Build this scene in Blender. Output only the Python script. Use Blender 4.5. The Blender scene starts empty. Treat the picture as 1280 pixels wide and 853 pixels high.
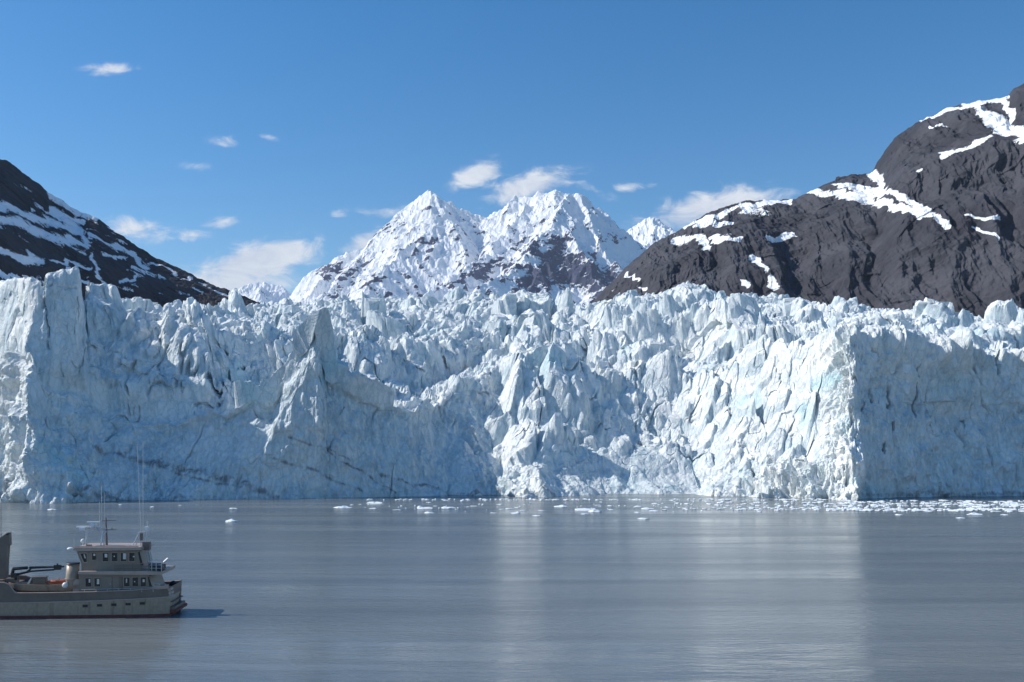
import bpy, bmesh, math, random
import numpy as np
from mathutils import Vector, Matrix

# ------------------------------------------------------------------ camera, sky, sun, exposure
F = 1200.0                      # focal length in photo pixels (photo 1280 x 853)
CAMZ = 21.0
PITCH = math.atan(118.5 / F)
sc = bpy.context.scene
C = sc.collection
cam_d = bpy.data.cameras.new('camera')
cam = bpy.data.objects.new('camera', cam_d)
C.objects.link(cam)
cam.location = (0, 0, CAMZ)
cam.rotation_euler = (math.pi / 2 + PITCH, 0, 0)
cam_d.sensor_width = 36
cam_d.lens = 36 * F / 1280
cam_d.clip_start = 0.5
cam_d.clip_end = 60000
sc.camera = cam

SUN_EL = math.radians(40)
SUN_AZ = math.radians(-85)       # compass angle from +Y, clockwise; -90 is exactly left
sdir = Vector((math.sin(SUN_AZ) * math.cos(SUN_EL), math.cos(SUN_AZ) * math.cos(SUN_EL), math.sin(SUN_EL)))
sun_d = bpy.data.lights.new('sun', 'SUN')
sun_d.energy = 5.0
sun_d.angle = math.radians(0.5)
sun_d.color = (1.0, 0.94, 0.85)
sun = bpy.data.objects.new('sun', sun_d)
sun.rotation_euler = sdir.to_track_quat('Z', 'Y').to_euler()
sun.location = (-50, 0, 200)
C.objects.link(sun)
sc.view_settings.view_transform = 'Standard'
sc.view_settings.look = 'None'
sc.view_settings.exposure = 0.0
sc.view_settings.gamma = 1.0
sc.view_settings.use_curve_mapping = False
sc.cycles.max_bounces = 6
sc.cycles.diffuse_bounces = 3
sc.cycles.glossy_bounces = 3
sc.cycles.volume_bounces = 0

CP, SP = math.cos(PITCH), math.sin(PITCH)


def P(px, py, Y):
    """photo pixel + distance in metres -> world point (authoring aid)"""
    a = (np.asarray(px, float) - 640) / F
    b = (426.5 - np.asarray(py, float)) / F
    dy = CP - b * SP
    dz = SP + b * CP
    t = Y / dy
    return a * t, Y + 0 * a * t, CAMZ + dz * t


def pix(x, y, z):
    zz = z - CAMZ
    d = y * CP + zz * SP
    return 640 + F * x / d, 426.5 - F * (-y * SP + zz * CP) / d


def water_at(px, py):
    b = (426.5 - py) / F
    dy = CP - b * SP
    dz = SP + b * CP
    t = -CAMZ / dz
    return (px - 640) / F * t, dy * t


# ------------------------------------------------------------------ node helpers
class NT:
    def __init__(self, nt):
        self.nt = nt

    def n(self, kind, **kw):
        nd = self.nt.nodes.new(kind)
        for k, v in kw.items():
            if k.startswith('i_'):
                nd.inputs[k[2:].replace('_', ' ')].default_value = v
            else:
                setattr(nd, k, v)
        return nd

    def l(self, a, b):
        self.nt.links.new(a, b)

    def math(self, op, a, b=None, c=None, clamp=False):
        nd = self.nt.nodes.new('ShaderNodeMath')
        nd.operation = op
        nd.use_clamp = clamp
        for i, v in enumerate((a, b, c)):
            if v is None:
                continue
            if isinstance(v, (int, float)):
                nd.inputs[i].default_value = v
            else:
                self.l(v, nd.inputs[i])
        return nd.outputs[0]

    def mix(self, f, a, b):
        nd = self.nt.nodes.new('ShaderNodeMix')
        nd.data_type = 'RGBA'
        for s, v in ((nd.inputs[0], f), (nd.inputs[6], a), (nd.inputs[7], b)):
            if isinstance(v, (int, float)):
                s.default_value = v
            elif isinstance(v, tuple):
                s.default_value = (*v, 1) if len(v) == 3 else v
            else:
                self.l(v, s)
        return nd.outputs[2]

    def noise(self, vec, scale, detail=5, rough=0.55, dist=0.0):
        nd = self.nt.nodes.new('ShaderNodeTexNoise')
        nd.inputs['Scale'].default_value = scale
        nd.inputs['Detail'].default_value = detail
        nd.inputs['Roughness'].default_value = rough
        nd.inputs['Distortion'].default_value = dist
        if vec is not None:
            self.l(vec, nd.inputs['Vector'])
        return nd.outputs['Fac']

    def mapping(self, vec, scale=(1, 1, 1), rot=(0, 0, 0), loc=(0, 0, 0)):
        nd = self.nt.nodes.new('ShaderNodeMapping')
        nd.inputs['Scale'].default_value = scale
        nd.inputs['Rotation'].default_value = rot
        nd.inputs['Location'].default_value = loc
        self.l(vec, nd.inputs['Vector'])
        return nd.outputs[0]

    def step(self, v, lo, hi):
        nd = self.nt.nodes.new('ShaderNodeMapRange')
        nd.interpolation_type = 'SMOOTHSTEP'
        nd.inputs['From Min'].default_value = lo
        nd.inputs['From Max'].default_value = hi
        self.l(v, nd.inputs['Value'])
        return nd.outputs[0]

    def attr(self, name):
        nd = self.nt.nodes.new('ShaderNodeAttribute')
        nd.attribute_name = name
        return nd.outputs['Fac']


def new_mat(name):
    m = bpy.data.materials.new(name)
    m.use_nodes = True
    m.node_tree.nodes.clear()
    t = NT(m.node_tree)
    out = t.n('ShaderNodeOutputMaterial')
    b = t.n('ShaderNodeBsdfPrincipled')
    t.l(b.outputs[0], out.inputs['Surface'])
    return m, t, b, out


def simple(name, col, rough=0.5, metal=0.0, var=0.12, scale=1.5, bump=0.0):
    m, t, b, out = new_mat(name)
    co = t.n('ShaderNodeTexCoord').outputs['Object']
    n = t.noise(co, scale, 6, 0.6)
    dark = tuple(c * (1 - var) for c in col)
    lite = tuple(min(1, c * (1 + var)) for c in col)
    t.l(t.mix(t.step(n, 0.3, 0.7), dark, lite), b.inputs['Base Color'])
    b.inputs['Roughness'].default_value = rough
    b.inputs['Metallic'].default_value = metal
    return m


# ------------------------------------------------------------------ world: Nishita sky with real fair-weather clouds by direction
w = bpy.data.worlds.new('World')
sc.world = w
w.use_nodes = True
w.node_tree.nodes.clear()
t = NT(w.node_tree)
wo = t.n('ShaderNodeOutputWorld')
bg = t.n('ShaderNodeBackground')
SKY_STRENGTH = 0.138
bg.inputs['Strength'].default_value = SKY_STRENGTH
sky = t.n('ShaderNodeTexSky')
sky.sky_type = 'NISHITA'
sky.sun_disc = False
sky.sun_elevation = SUN_EL
sky.sun_rotation = SUN_AZ
sky.altitude = 0
sky.air_density = 1.0
sky.dust_density = 0.3
sky.ozone_density = 2.5
co = t.n('ShaderNodeTexCoord').outputs['Generated']
sep = t.n('ShaderNodeSeparateXYZ')
t.l(co, sep.inputs[0])
yy = t.math('MAXIMUM', sep.outputs[1], 0.05)
u = t.math('DIVIDE', sep.outputs[0], yy)
v = t.math('DIVIDE', sep.outputs[2], yy)
comb = t.n('ShaderNodeCombineXYZ')
t.l(u, comb.inputs[0])
t.l(v, comb.inputs[1])
uv = comb.outputs[0]
clouds = [  # px, py, rx, ry, tilt deg (counter-clockwise), strength
    (140, 86, 34, 9, 2, 0.75), (283, 176, 24, 9, -5, 0.42), (337, 174, 20, 6, -18, 0.38), (255, 210, 36, 7, -6, 0.4),
    (168, 287, 50, 16, -5, 0.62), (235, 294, 34, 10, 5, 0.5), (272, 279, 36, 9, 8, 0.52),
    (322, 328, 66, 24, 14, 1.35), (290, 352, 80, 22, 0, 0.8), (355, 318, 28, 18, 25, 1.25),
    (598, 216, 38, 15, 24, 0.9), (664, 231, 56, 17, 14, 0.95), (694, 216, 18, 13, 0, 0.6), (640, 245, 40, 16, 0, 0.6),
    (457, 303, 40, 15, 22, 0.65), (425, 267, 13, 7, 0, 0.4), (480, 266, 34, 9, 0, 0.4), (520, 262, 26, 9, 0, 0.35),
    (742, 237, 28, 9, -22, 0.5), (785, 233, 22, 7, 3, 0.55), (815, 232, 16, 4, 0, 0.3),
    (880, 262, 90, 22, 13, 0.9), (925, 247, 44, 11, 6, 0.75), (600, 262, 18, 6, 0, 0.35)]
cn = t.noise(t.mapping(uv, (1, 1.9, 1)), 26, 9, 0.62, 0.6)
cn2 = t.noise(t.mapping(uv, (1, 2.4, 1), loc=(3, 1, 0)), 9, 4, 0.5)
tot = None
for (cx, cy, rx, ry, a, s) in clouds:
    x0, y0, z0 = P(cx, cy, 1.0)
    mp = t.n('ShaderNodeMapping')
    mp.vector_type = 'TEXTURE'
    mp.inputs['Location'].default_value = (float(x0), float(z0 - CAMZ), 0)
    mp.inputs['Rotation'].default_value = (0, 0, math.radians(a))
    mp.inputs['Scale'].default_value = (rx / F, ry / F, 1)
    t.l(uv, mp.inputs['Vector'])
    ln = t.n('ShaderNodeVectorMath', operation='DOT_PRODUCT')
    t.l(mp.outputs[0], ln.inputs[0])
    t.l(mp.outputs[0], ln.inputs[1])
    f = t.math('MULTIPLY', t.math('POWER', 2.718, t.math('MULTIPLY', ln.outputs['Value'], -1.1)), s * 1.25)
    tot = f if tot is None else t.math('MAXIMUM', tot, f)
dens = t.math('ADD', tot, t.math('MULTIPLY', t.math('SUBTRACT', cn, 0.5), 2.1))
dens = t.math('ADD', dens, t.math('MULTIPLY', t.math('SUBTRACT', cn2, 0.5), 0.7))
cm = t.math('MULTIPLY', t.step(dens, 0.18, 1.06), t.step(tot, 0.04, 0.3))
cm = t.math('MULTIPLY', cm, t.step(sep.outputs[1], 0.05, 0.2))
ccol = t.mix(t.step(cn, 0.35, 0.7), (5.0, 5.4, 6.2), (6.2, 6.5, 6.9))
skyc = t.n('ShaderNodeHueSaturation')
skyc.inputs['Saturation'].default_value = 1.4
t.l(sky.outputs[0], skyc.inputs['Color'])
t.l(t.mix(t.math('MULTIPLY', cm, 0.93), skyc.outputs[0], ccol), bg.inputs['Color'])
t.l(bg.outputs[0], wo.inputs['Surface'])


# ------------------------------------------------------------------ numpy noise
def H(seed, *idx):
    h = np.full(np.broadcast(*idx).shape, (seed * 2654435761) & 0xffffffff, dtype=np.uint32)
    for k, i in enumerate(idx):
        h ^= (i.astype(np.int64) & 0xffffffff).astype(np.uint32) * np.uint32((0x9E3779B1, 0x85EBCA77, 0xC2B2AE3D)[k])
        h = (h ^ (h >> np.uint32(15))) * np.uint32(0x2C1B3C6D)
        h = (h ^ (h >> np.uint32(12))) * np.uint32(0x297A2D39)
        h ^= h >> np.uint32(15)
    return h


def R01(h, k=0):
    h = (h + np.uint32((k * 0x9E3779B9) & 0xffffffff)) * np.uint32(0x85EBCA6B)
    h ^= h >> np.uint32(13)
    h = h * np.uint32(0xC2B2AE35)
    h ^= h >> np.uint32(16)
    return (h.astype(np.float32)) / 4294967296.0


def vnoise(x, y, z, seed):
    xi, yi, zi = np.floor(x), np.floor(y), np.floor(z)
    fx, fy, fz = x - xi, y - yi, z - zi
    wx, wy, wz = (f * f * f * (f * (f * 6 - 15) + 10) for f in (fx, fy, fz))
    out = 0
    for a in (0, 1):
        for b in (0, 1):
            for c in (0, 1):
                h = H(seed, xi + a, yi + b, zi + c)
                gx, gy, gz = R01(h, 1) * 2 - 1, R01(h, 2) * 2 - 1, R01(h, 3) * 2 - 1
                d = gx * (fx - a) + gy * (fy - b) + gz * (fz - c)
                out = out + d * (wx if a else 1 - wx) * (wy if b else 1 - wy) * (wz if c else 1 - wz)
    return out * 1.6


def fbm(x, y, z, seed, oct=4, gain=0.5, lac=2.03, ridge=False):
    a, s, tot = 1.0, 0, 0
    for o in range(oct):
        n = vnoise(x, y, z, seed + o)
        if ridge:
            n = 1 - 2 * np.abs(n) * 1.4
        s = s + a * n
        tot += a
        a *= gain
        x, y, z = x * lac, y * lac, z * lac
    return s / tot


def facets(x, y, z, seed, k=1.1, g=0.7, hv=0.6):
    """continuous faceted relief: maximum of randomly turned polygonal cones, cell size 1"""
    xi, yi, zi = np.floor(x), np.floor(y), np.floor(z)
    best = np.full(x.shape, -9.0, np.float32)
    for a in (-1, 0, 1):
        for b in (-1, 0, 1):
            for c in (-1, 0, 1):
                h = H(seed, xi + a, yi + b, zi + c)
                rx = x - xi - a - R01(h, 1)
                ry = y - yi - b - R01(h, 2)
                rz = z - zi - c - R01(h, 3)
                th = R01(h, 4) * 3.14
                cs, sn = np.cos(th), np.sin(th)
                ux = rx * cs + ry * sn
                uy = -rx * sn + ry * cs
                ph = R01(h, 5) - 0.5
                uz = rz + ux * ph
                d = np.maximum(np.maximum(np.abs(ux), np.abs(uy)), np.abs(uz))
                d = np.maximum(d, 0.62 * (np.abs(ux) + np.abs(uz)))
                val = hv * R01(h, 6) - k * d + g * ((R01(h, 7) - .5) * rx + (R01(h, 8) - .5) * rz + (R01(h, 9) - .5) * ry)
                np.maximum(best, val, out=best)
    return best


def seracs(x, y, seed, k=2.5, tilt=0.6, rmin=0.3, rmax=0.62, hmin=0.1, hmax=1.0):
    """blocks of broken ice standing on a plain, cell size 1; returns height and side flag"""
    xi, yi = np.floor(x), np.floor(y)
    best = np.zeros(x.shape, np.float32)
    side = np.zeros(x.shape, np.float32)
    for a in (-1, 0, 1):
        for b in (-1, 0, 1):
            h = H(seed, xi + a, yi + b, xi * 0)
            rx = x - xi - a - 0.15 - 0.7 * R01(h, 1)
            ry = y - yi - b - 0.15 - 0.7 * R01(h, 2)
            th = R01(h, 3) * 3.14
            cs, sn = np.cos(th), np.sin(th)
            ux = (rx * cs + ry * sn) * (0.8 + 0.7 * R01(h, 4))
            uy = -rx * sn + ry * cs
            d = np.maximum(np.maximum(np.abs(ux), np.abs(uy)), (0.6 + .15 * R01(h, 5)) * (np.abs(ux + uy * .3) + np.abs(uy)))
            rad = rmin + (rmax - rmin) * R01(h, 6)
            top = hmin + (hmax - hmin) * R01(h, 7) ** 1.3 + tilt * ((R01(h, 8) - .35) * rx * 2 + (R01(h, 9) - .5) * ry * 2)
            sd = k * (rad - d)
            val = np.minimum(top, sd)
            m = val > best
            best = np.where(m, val, best)
            side = np.where(m, (sd < top).astype(np.float32), side)
    return best, side


def smooth(a, s, axis):
    if s <= 0:
        return a
    r = int(3 * s) + 1
    kx = np.arange(-r, r + 1)
    kk = np.exp(-kx ** 2 / (2 * s * s))
    kk /= kk.sum()
    pad = [(0, 0)] * a.ndim
    pad[axis] = (r, r)
    b = np.pad(a, pad, mode='edge')
    n = a.shape[axis]
    out = np.zeros_like(a)
    for j, kv in enumerate(kk):
        out += kv * (b[j:j + n] if axis == 0 else b[:, j:j + n])
    return out


def smst(v, lo, hi):
    q = np.clip((v - lo) / (hi - lo), 0, 1)
    return q * q * (3 - 2 * q)


def grid_mesh(name, X, Y, Z, mat, attrs={}, flip=False, shade=False):
    nr, nc = X.shape
    me = bpy.data.meshes.new(name)
    me.vertices.add(nr * nc)
    me.vertices.foreach_set('co', np.stack([X, Y, Z], -1).astype(np.float32).ravel())
    i = np.arange((nr - 1) * nc).reshape(nr - 1, nc)[:, :-1].ravel()
    q = np.stack([i, i + 1, i + nc + 1, i + nc], -1)
    if flip:
        q = q[:, ::-1]
    me.loops.add(q.size)
    me.loops.foreach_set('vertex_index', q.astype(np.int32).ravel())
    me.polygons.add(len(q))
    me.polygons.foreach_set('loop_start', np.arange(0, q.size, 4, dtype=np.int32))
    me.polygons.foreach_set('loop_total', np.full(len(q), 4, np.int32))
    for k, a in attrs.items():
        at = me.attributes.new(k, 'FLOAT', 'POINT')
        at.data.foreach_set('value', a.astype(np.float32).ravel())
    me.update(calc_edges=True)
    me.polygons.foreach_set('use_smooth', np.full(len(q), shade, bool))
    me.materials.append(mat)
    o = bpy.data.objects.new(name, me)
    C.objects.link(o)
    return o


def tag(o, label=None, cat=None, group=None, kind=None):
    if label:
        o['label'] = label
    if cat:
        o['category'] = cat
    if group:
        o['group'] = group
    if kind:
        o['kind'] = kind
    return o


def polymask(px, py, lines):
    """soft distance mask round polylines given as ((x,y)..., half width)"""
    m = np.full(px.shape, 9.0)
    for pts, wd in lines:
        if len(pts) == 1:
            pts = [pts[0], (pts[0][0] + .5, pts[0][1])]
        for (ax, ay), (bx, by) in zip(pts[:-1], pts[1:]):
            dx, dy = bx - ax, by - ay
            tt = np.clip(((px - ax) * dx + (py - ay) * dy) / (dx * dx + dy * dy + 1e-9), 0, 1)
            d = np.hypot(px - ax - tt * dx, py - ay - tt * dy) / wd
            np.minimum(m, d, out=m)
    return m


def gradn(X, Y, Z):
    ax, ay, az = np.gradient(X, axis=1), np.gradient(Y, axis=1), np.gradient(Z, axis=1)
    bx, by, bz = np.gradient(X, axis=0), np.gradient(Y, axis=0), np.gradient(Z, axis=0)
    nx, ny, nz = ay * bz - az * by, az * bx - ax * bz, ax * by - ay * bx
    l = np.sqrt(nx * nx + ny * ny + nz * nz) + 1e-9
    return nx / l, ny / l, nz / l


# ------------------------------------------------------------------ materials of the setting
def ice_material():
    m, t, b, out = new_mat('glacier_ice')
    geo = t.n('ShaderNodeNewGeometry')
    pos = geo.outputs['Position']
    side = t.attr('bare_shade')  # bare ice on block sides, plus shade painted on the walls
    dirt = t.attr('dirt')
    blue = t.attr('blue')
    n1 = t.noise(pos, 0.09, 6, 0.6)
    n2 = t.noise(t.mapping(pos, (1, 1, 0.35)), 0.8, 6, 0.65)
    n3 = t.noise(pos, 3.0, 5, 0.6)
    white = (0.84, 0.86, 0.84)
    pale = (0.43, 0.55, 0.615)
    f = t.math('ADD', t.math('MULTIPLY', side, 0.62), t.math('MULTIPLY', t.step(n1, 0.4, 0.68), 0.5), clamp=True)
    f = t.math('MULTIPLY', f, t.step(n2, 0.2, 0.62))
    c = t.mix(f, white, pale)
    c = t.mix(t.math('MULTIPLY', blue, 0.6, clamp=True), c, (0.40, 0.68, 0.75))
    # thin silt film on weathered tops and rare dark gravel specks
    n5 = t.noise(t.mapping(pos, (1, 1, 0.6)), 1.7, 7, 0.7, 0.4)
    g = t.math('MULTIPLY', t.step(n5, 0.5, 0.66), t.step(n1, 0.38, 0.6))
    c = t.mix(t.math('MULTIPLY', g, 0.42), c, (0.50, 0.475, 0.43))
    wv = t.n('ShaderNodeVectorMath', operation='ADD')
    ns = t.n('ShaderNodeTexNoise')
    ns.inputs['Scale'].default_value = 0.5
    ns.inputs['Detail'].default_value = 3
    t.l(pos, ns.inputs['Vector'])
    sc_ = t.n('ShaderNodeVectorMath', operation='SCALE')
    sc_.inputs['Scale'].default_value = 2.4
    t.l(ns.outputs['Color'], sc_.inputs[0])
    t.l(t.mapping(pos, (1, 1, 0.5)), wv.inputs[0])
    t.l(sc_.outputs[0], wv.inputs[1])
    edges = []
    for k_, wd_ in ((0.16, 0.035), (0.42, 0.05)):
        vo = t.n('ShaderNodeTexVoronoi', feature='DISTANCE_TO_EDGE')
        vo.inputs['Scale'].default_value = k_
        t.l(wv.outputs[0], vo.inputs['Vector'])
        edges.append(t.step(vo.outputs['Distance'], 0.0, wd_))
    ed = t.math('MULTIPLY', edges[0], edges[1])
    c = t.mix(t.math('MULTIPLY', t.math('SUBTRACT', 1.0, ed), 0.22), c, (0.30, 0.42, 0.48))
    dn = t.math('ADD', dirt, t.math('MULTIPLY', t.math('SUBTRACT', n2, 0.5), 1.6))
    c = t.mix(t.math('MULTIPLY', t.step(dn, 0.35, 1.2), 0.8), c, (0.12, 0.12, 0.13))
    t.l(c, b.inputs['Base Color'])
    b.inputs['Roughness'].default_value = 0.55
    b.inputs['Specular IOR Level'].default_value = 0.3
    bm1 = t.n('ShaderNodeBump')
    bm1.inputs['Strength'].default_value = 0.6
    bm1.inputs['Distance'].default_value = 0.36
    hv = t.math('ADD', t.math('MULTIPLY', n3, 0.5), t.math('ADD', t.math('MULTIPLY', ed, 0.9), t.noise(t.mapping(pos, (1, 1, .6)), 0.9, 8, 0.75, 0.5)))
    t.l(hv, bm1.inputs['Height'])
    t.l(bm1.outputs[0], b.inputs['Normal'])
    return m


def rock_material(name, rock1, rock2, snowc, scale, warm=None, thr=(0.86, 1.02), namp=1.0, bump=3.0):
    m, t, b, out = new_mat(name)
    geo = t.n('ShaderNodeNewGeometry')
    pos = geo.outputs['Position']
    n1 = t.noise(t.mapping(pos, (1, 1, 0.5)), 0.012 * scale, 8, 0.62)
    n2 = t.noise(pos, 0.09 * scale, 6, 0.65)
    n3 = t.noise(t.mapping(pos, (1, 1, 0.25)), 0.05 * scale, 6, 0.6, 1.0)
    c = t.mix(t.step(n1, 0.36, 0.64), rock1, rock2)
    if warm:
        c = t.mix(t.math('MULTIPLY', t.step(n3, 0.5, 0.75), 0.5), c, warm)
    c = t.mix(t.math('MULTIPLY', t.step(n2, 0.55, 0.75), 0.45), c, tuple(q * .55 for q in rock1))
    n4 = t.noise(pos, 0.42 * scale, 5, 0.6)
    s = t.math('ADD', t.attr('snow'), t.math('MULTIPLY', t.math('SUBTRACT', n2, 0.5), namp * .7))
    s = t.math('ADD', s, t.math('MULTIPLY', t.math('SUBTRACT', n4, 0.5), namp * .8))
    sm = t.step(s, *thr)
    c = t.mix(sm, c, snowc)
    t.l(c, b.inputs['Base Color'])
    b.inputs['Roughness'].default_value = 0.85
    b.inputs['Specular IOR Level'].default_value = 0.25
    bm1 = t.n('ShaderNodeBump')
    bm1.inputs['Strength'].default_value = 0.8
    bm1.inputs['Distance'].default_value = bump
    rgh = t.math('MULTIPLY', t.math('ADD', n2, t.math('MULTIPLY', n3, 1.0)), t.math('SUBTRACT', 1.1, sm))
    t.l(rgh, bm1.inputs['Height'])
    t.l(bm1.outputs[0], b.inputs['Normal'])
    return m


# ------------------------------------------------------------------ glacier
def build_glacier():
    NCOL = 1780
    px = np.linspace(-260, 1540, NCOL)

    def I(pts):
        xs, ys = zip(*pts)
        return np.interp(px, xs, ys)
    Y0 = I([(-260, 330), (-60, 328), (-5, 322), (40, 303), (60, 303), (76, 305), (140, 310), (250, 315), (400, 324), (520, 332), (600, 338),
            (626, 341), (640, 331), (658, 327), (672, 328), (720, 333), (800, 338), (868, 341), (892, 336), (930, 331), (1000, 325), (1060, 319), (1069, 320), (1076, 324),
            (1150, 331), (1280, 340), (1540, 356)])
    # each line: photo height, distance behind the front at the water
    crest = I([(-260, 560), (-60, 555), (-16, 535), (-4, 475), (6, 448), (20, 430), (40, 436), (52, 468), (66, 482), (95, 480), (115, 490), (135, 508), (170, 515), (215, 512), (262, 500), (278, 500), (292, 490), (310, 483), (333, 488),
               (348, 466), (366, 438), (384, 408), (397, 392), (402, 390), (407, 414), (414, 452), (440, 470), (480, 492), (520, 505), (545, 500), (575, 470), (600, 462), (640, 455), (668, 452),
               (700, 455), (760, 468), (800, 465), (860, 455), (920, 440), (980, 425), (1030, 415), (1066, 412), (1100, 420), (1180, 432), (1280, 440), (1540, 440)])
    cset = I([(-260, 10), (0, 9), (40, 12), (70, 16), (135, 22), (260, 17), (325, 15), (345, 17), (397, 6), (408, 10), (440, 9), (520, 18), (560, 44), (640, 66), (760, 70), (860, 66), (960, 52), (1040, 24),
              (1066, 9), (1100, 9), (1280, 9), (1540, 9)])
    midf = I([(-260, .55), (0, .5), (140, .5), (200, .45), (325, .43), (350, .72), (400, .72), (418, .45), (520, .4), (640, .42), (1540, .42)])
    mids = I([(-260, .3), (40, .5), (140, .62), (260, .5), (320, .3), (345, .22), (397, .6), (412, .45), (520, .45), (620, .62), (700, .58), (860, .6), (1000, .55), (1050, .45), (1066, .35), (1540, .3)])
    # second rank
    c2 = I([(-260, 450), (-60, 440), (-22, 420), (-8, 352), (12, 345), (30, 343), (50, 346), (54, 360), (57, 341), (75, 336), (98, 334), (103, 372), (108, 392), (125, 386), (150, 383), (163, 392), (178, 384),
            (190, 393), (214, 382), (250, 386), (262, 400), (290, 404), (330, 402), (380, 412), (430, 420), (480, 425), (540, 430), (600, 425), (640, 420), (720, 425), (800, 415), (850, 405),
            (900, 405), (980, 400), (1066, 402), (1150, 412), (1280, 420), (1540, 420)])
    s2 = I([(-260, 40), (0, 26), (100, 28), (115, 50), (262, 52), (300, 60), (540, 88), (600, 110), (1000, 98), (1066, 66), (1100, 60), (1540, 60)])
    drop = I([(-260, 6), (0, 3), (100, 3), (130, 2), (262, 4), (300, 10), (400, 22), (440, 14), (520, 3), (560, 1), (1540, 1)])
    skyl = I([(-260, 380), (0, 392), (105, 396), (200, 398), (300, 394), (345, 386), (400, 380), (480, 380), (560, 378), (590, 371), (640, 376), (700, 379), (740, 386), (800, 377),
              (850, 370), (900, 373), (960, 377), (1010, 381), (1050, 389), (1100, 394), (1180, 401), (1280, 405), (1540, 412)])
    DS = 620.0
    x0, y0, _ = P(px, 600, Y0)
    z0 = np.full_like(x0, -5.0)
    Yc = Y0 + cset
    xc, yc, zc = P(px, crest, Yc)
    Ym = Y0 + cset * mids
    zm = zc * midf
    xm = (px - 640) / F * (Ym / CP)
    xh, yh, zh = P(px, crest, Yc + 7)
    zh = zc - drop
    bench = smst(px, 100, 112) * (1 - smst(px, 440, 640))
    xg, yg, zg = P(px, c2, Y0 + s2 - 6 - bench * 14)
    zg = np.maximum(zc - drop * 1.2, 0.6 * zh + 0.4 * zg - 1)
    zg2 = 0.36 * zh + .64 * zg
    kk_ = np.maximum(1 - smst(px, 98, 108), smst(px, 470, 620))
    zg = zg + (zg2 - zg) * kk_
    zg = smooth(zg[None, :], 14, 1)[0]
    x2, y2, z2 = P(px, c2, Y0 + s2)
    x3, y3, z3 = P(px, c2, Y0 + s2 + 12)
    z3 = z2 - 2.0
    tower = smst(-px, -106, -100)
    y3 = y3 + 0
    x4, y4, z4 = P(px, skyl, DS)
    x5, y5, z5 = P(px, skyl, DS + 60)
    z5 = z4 - 1
    x6, y6, z6 = P(px, skyl + 30, 1150)
    z6 = z4 + 12
    lines = [(x0, y0, z0), (xm, Ym, zm), (xc, yc, zc), (xh, yh, zh), (xg, yg, zg), (x2, y2, z2), (x3, y3, z3), (x4, y4, z4), (x5, y5, z5), (x6, y6, z6)]
    ns = [130, 130, 22, 26, 46, 24, 330, 30, 30]
    rows = []
    zone = []
    for k, n in enumerate(ns):
        a, b = np.array(lines[k]), np.array(lines[k + 1])
        tt = np.arange(n) / n
        if k == 6:
            tt = 0.55 * tt + 0.45 * tt * tt
        for q in tt:
            rows.append(a + (b - a) * q)
            zone.append(k + q)
    rows.append(np.array(lines[-1]))
    zone.append(9.0)
    G = np.array(rows)                      # rows, 3, cols
    zone = np.array(zone)[:, None] + 0 * px[None, :]
    X, Y, Z = G[:, 0], G[:, 1], G[:, 2]
    X, Y, Z = (smooth(smooth(a, 5, 0), 1.5, 1) for a in (X, Y, Z))
    PX, PY = pix(X, Y, Z)
    # displacement directions from an even smoother sheet
    Xs, Ys, Zs = (smooth(smooth(a[::3, ::3], 6, 0), 8, 1) for a in (X, Y, Z))
    nx, ny, nz = gradn(Xs, Ys, Zs)
    up = lambda a: np.repeat(np.repeat(a, 3, 0), 3, 1)[:X.shape[0], :X.shape[1]]
    nx, ny, nz = (smooth(smooth(up(a), 2, 0), 2, 1) for a in (nx, ny, nz))
    sgn = np.where(ny > 0, -1, 1)
    nx, ny, nz = nx * sgn, ny * sgn, nz * sgn
    top = smst(zone, 2.0, 3.4)              # 0 cliff, 1 broken upper surface
    slopeC = smst(PX, 575, 650) * (1 - smst(PX, 1010, 1062))
    top = np.maximum(top, slopeC * smst(Z, 6, 16))
    # amplitude: smooth shaded walls, rough slopes
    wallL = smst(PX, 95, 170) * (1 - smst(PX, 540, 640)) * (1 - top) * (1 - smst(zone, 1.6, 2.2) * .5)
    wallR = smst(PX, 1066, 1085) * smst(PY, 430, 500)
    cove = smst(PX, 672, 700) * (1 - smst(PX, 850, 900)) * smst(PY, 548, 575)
    tow = smst(-PX, -112, -100) * smst(zone, 3.2, 4.2) * (1 - smst(zone, 6.02, 6.3))
    snowslope = smst(PX, 15, 60) * (1 - smst(PX, 200, 320)) * smst(zone, 1.2, 1.9) * (1 - smst(zone, 4.2, 4.8))
    spire = np.exp(-((PX - 392) / 26) ** 4) * smst(-PY, -500, -450) * smst(zone, 1.2, 1.9) * (1 - smst(zone, 3.6, 4.1))
    calm = np.clip(np.maximum.reduce([spire * .93, wallL * .62, wallR * .4, cove * .75, tow * .72, snowslope * .65]), 0, 1)
    amp = 1 - calm
    # warp
    wx = fbm(X / 22, Y / 22, Z / 22, 11, 3) * 2.2
    wy = fbm(X / 22, Y / 22, Z / 22, 21, 3) * 2.2
    wz = fbm(X / 22, Y / 22, Z / 22, 31, 3) * 2.2
    x, y, z = X + wx, Y + wy, Z + wz
    big = facets(x / 17, y / 17, z / 34, 5, 1.0, .9, .8)
    med = facets(x / 7.5 + 9, y / 7.5, z / 11, 6, 1.1, 1.0, .7)
    sml = facets(X / 3.1, Y / 3.1, Z / 3.8, 7, 1.1, 1.1, .6)
    fx_, fz_ = (x + y * .6), z + y * .3
    b1, _ = seracs(fx_ / 7.0, fz_ / 15, 65, 3.2, .9, .34, .66, .05, 1.0)
    b2, _ = seracs(fx_ / 3.2 + 5, fz_ / 5.2, 66, 2.6, 1.0, .34, .66, .05, 1.0)
    fin = fbm(X / 1.6, Y / 1.6, Z / 1.6, 41, 3)
    flute = fbm(X / 3.2, Y / 3.2, Z / 26, 51, 4, ridge=True)
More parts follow.
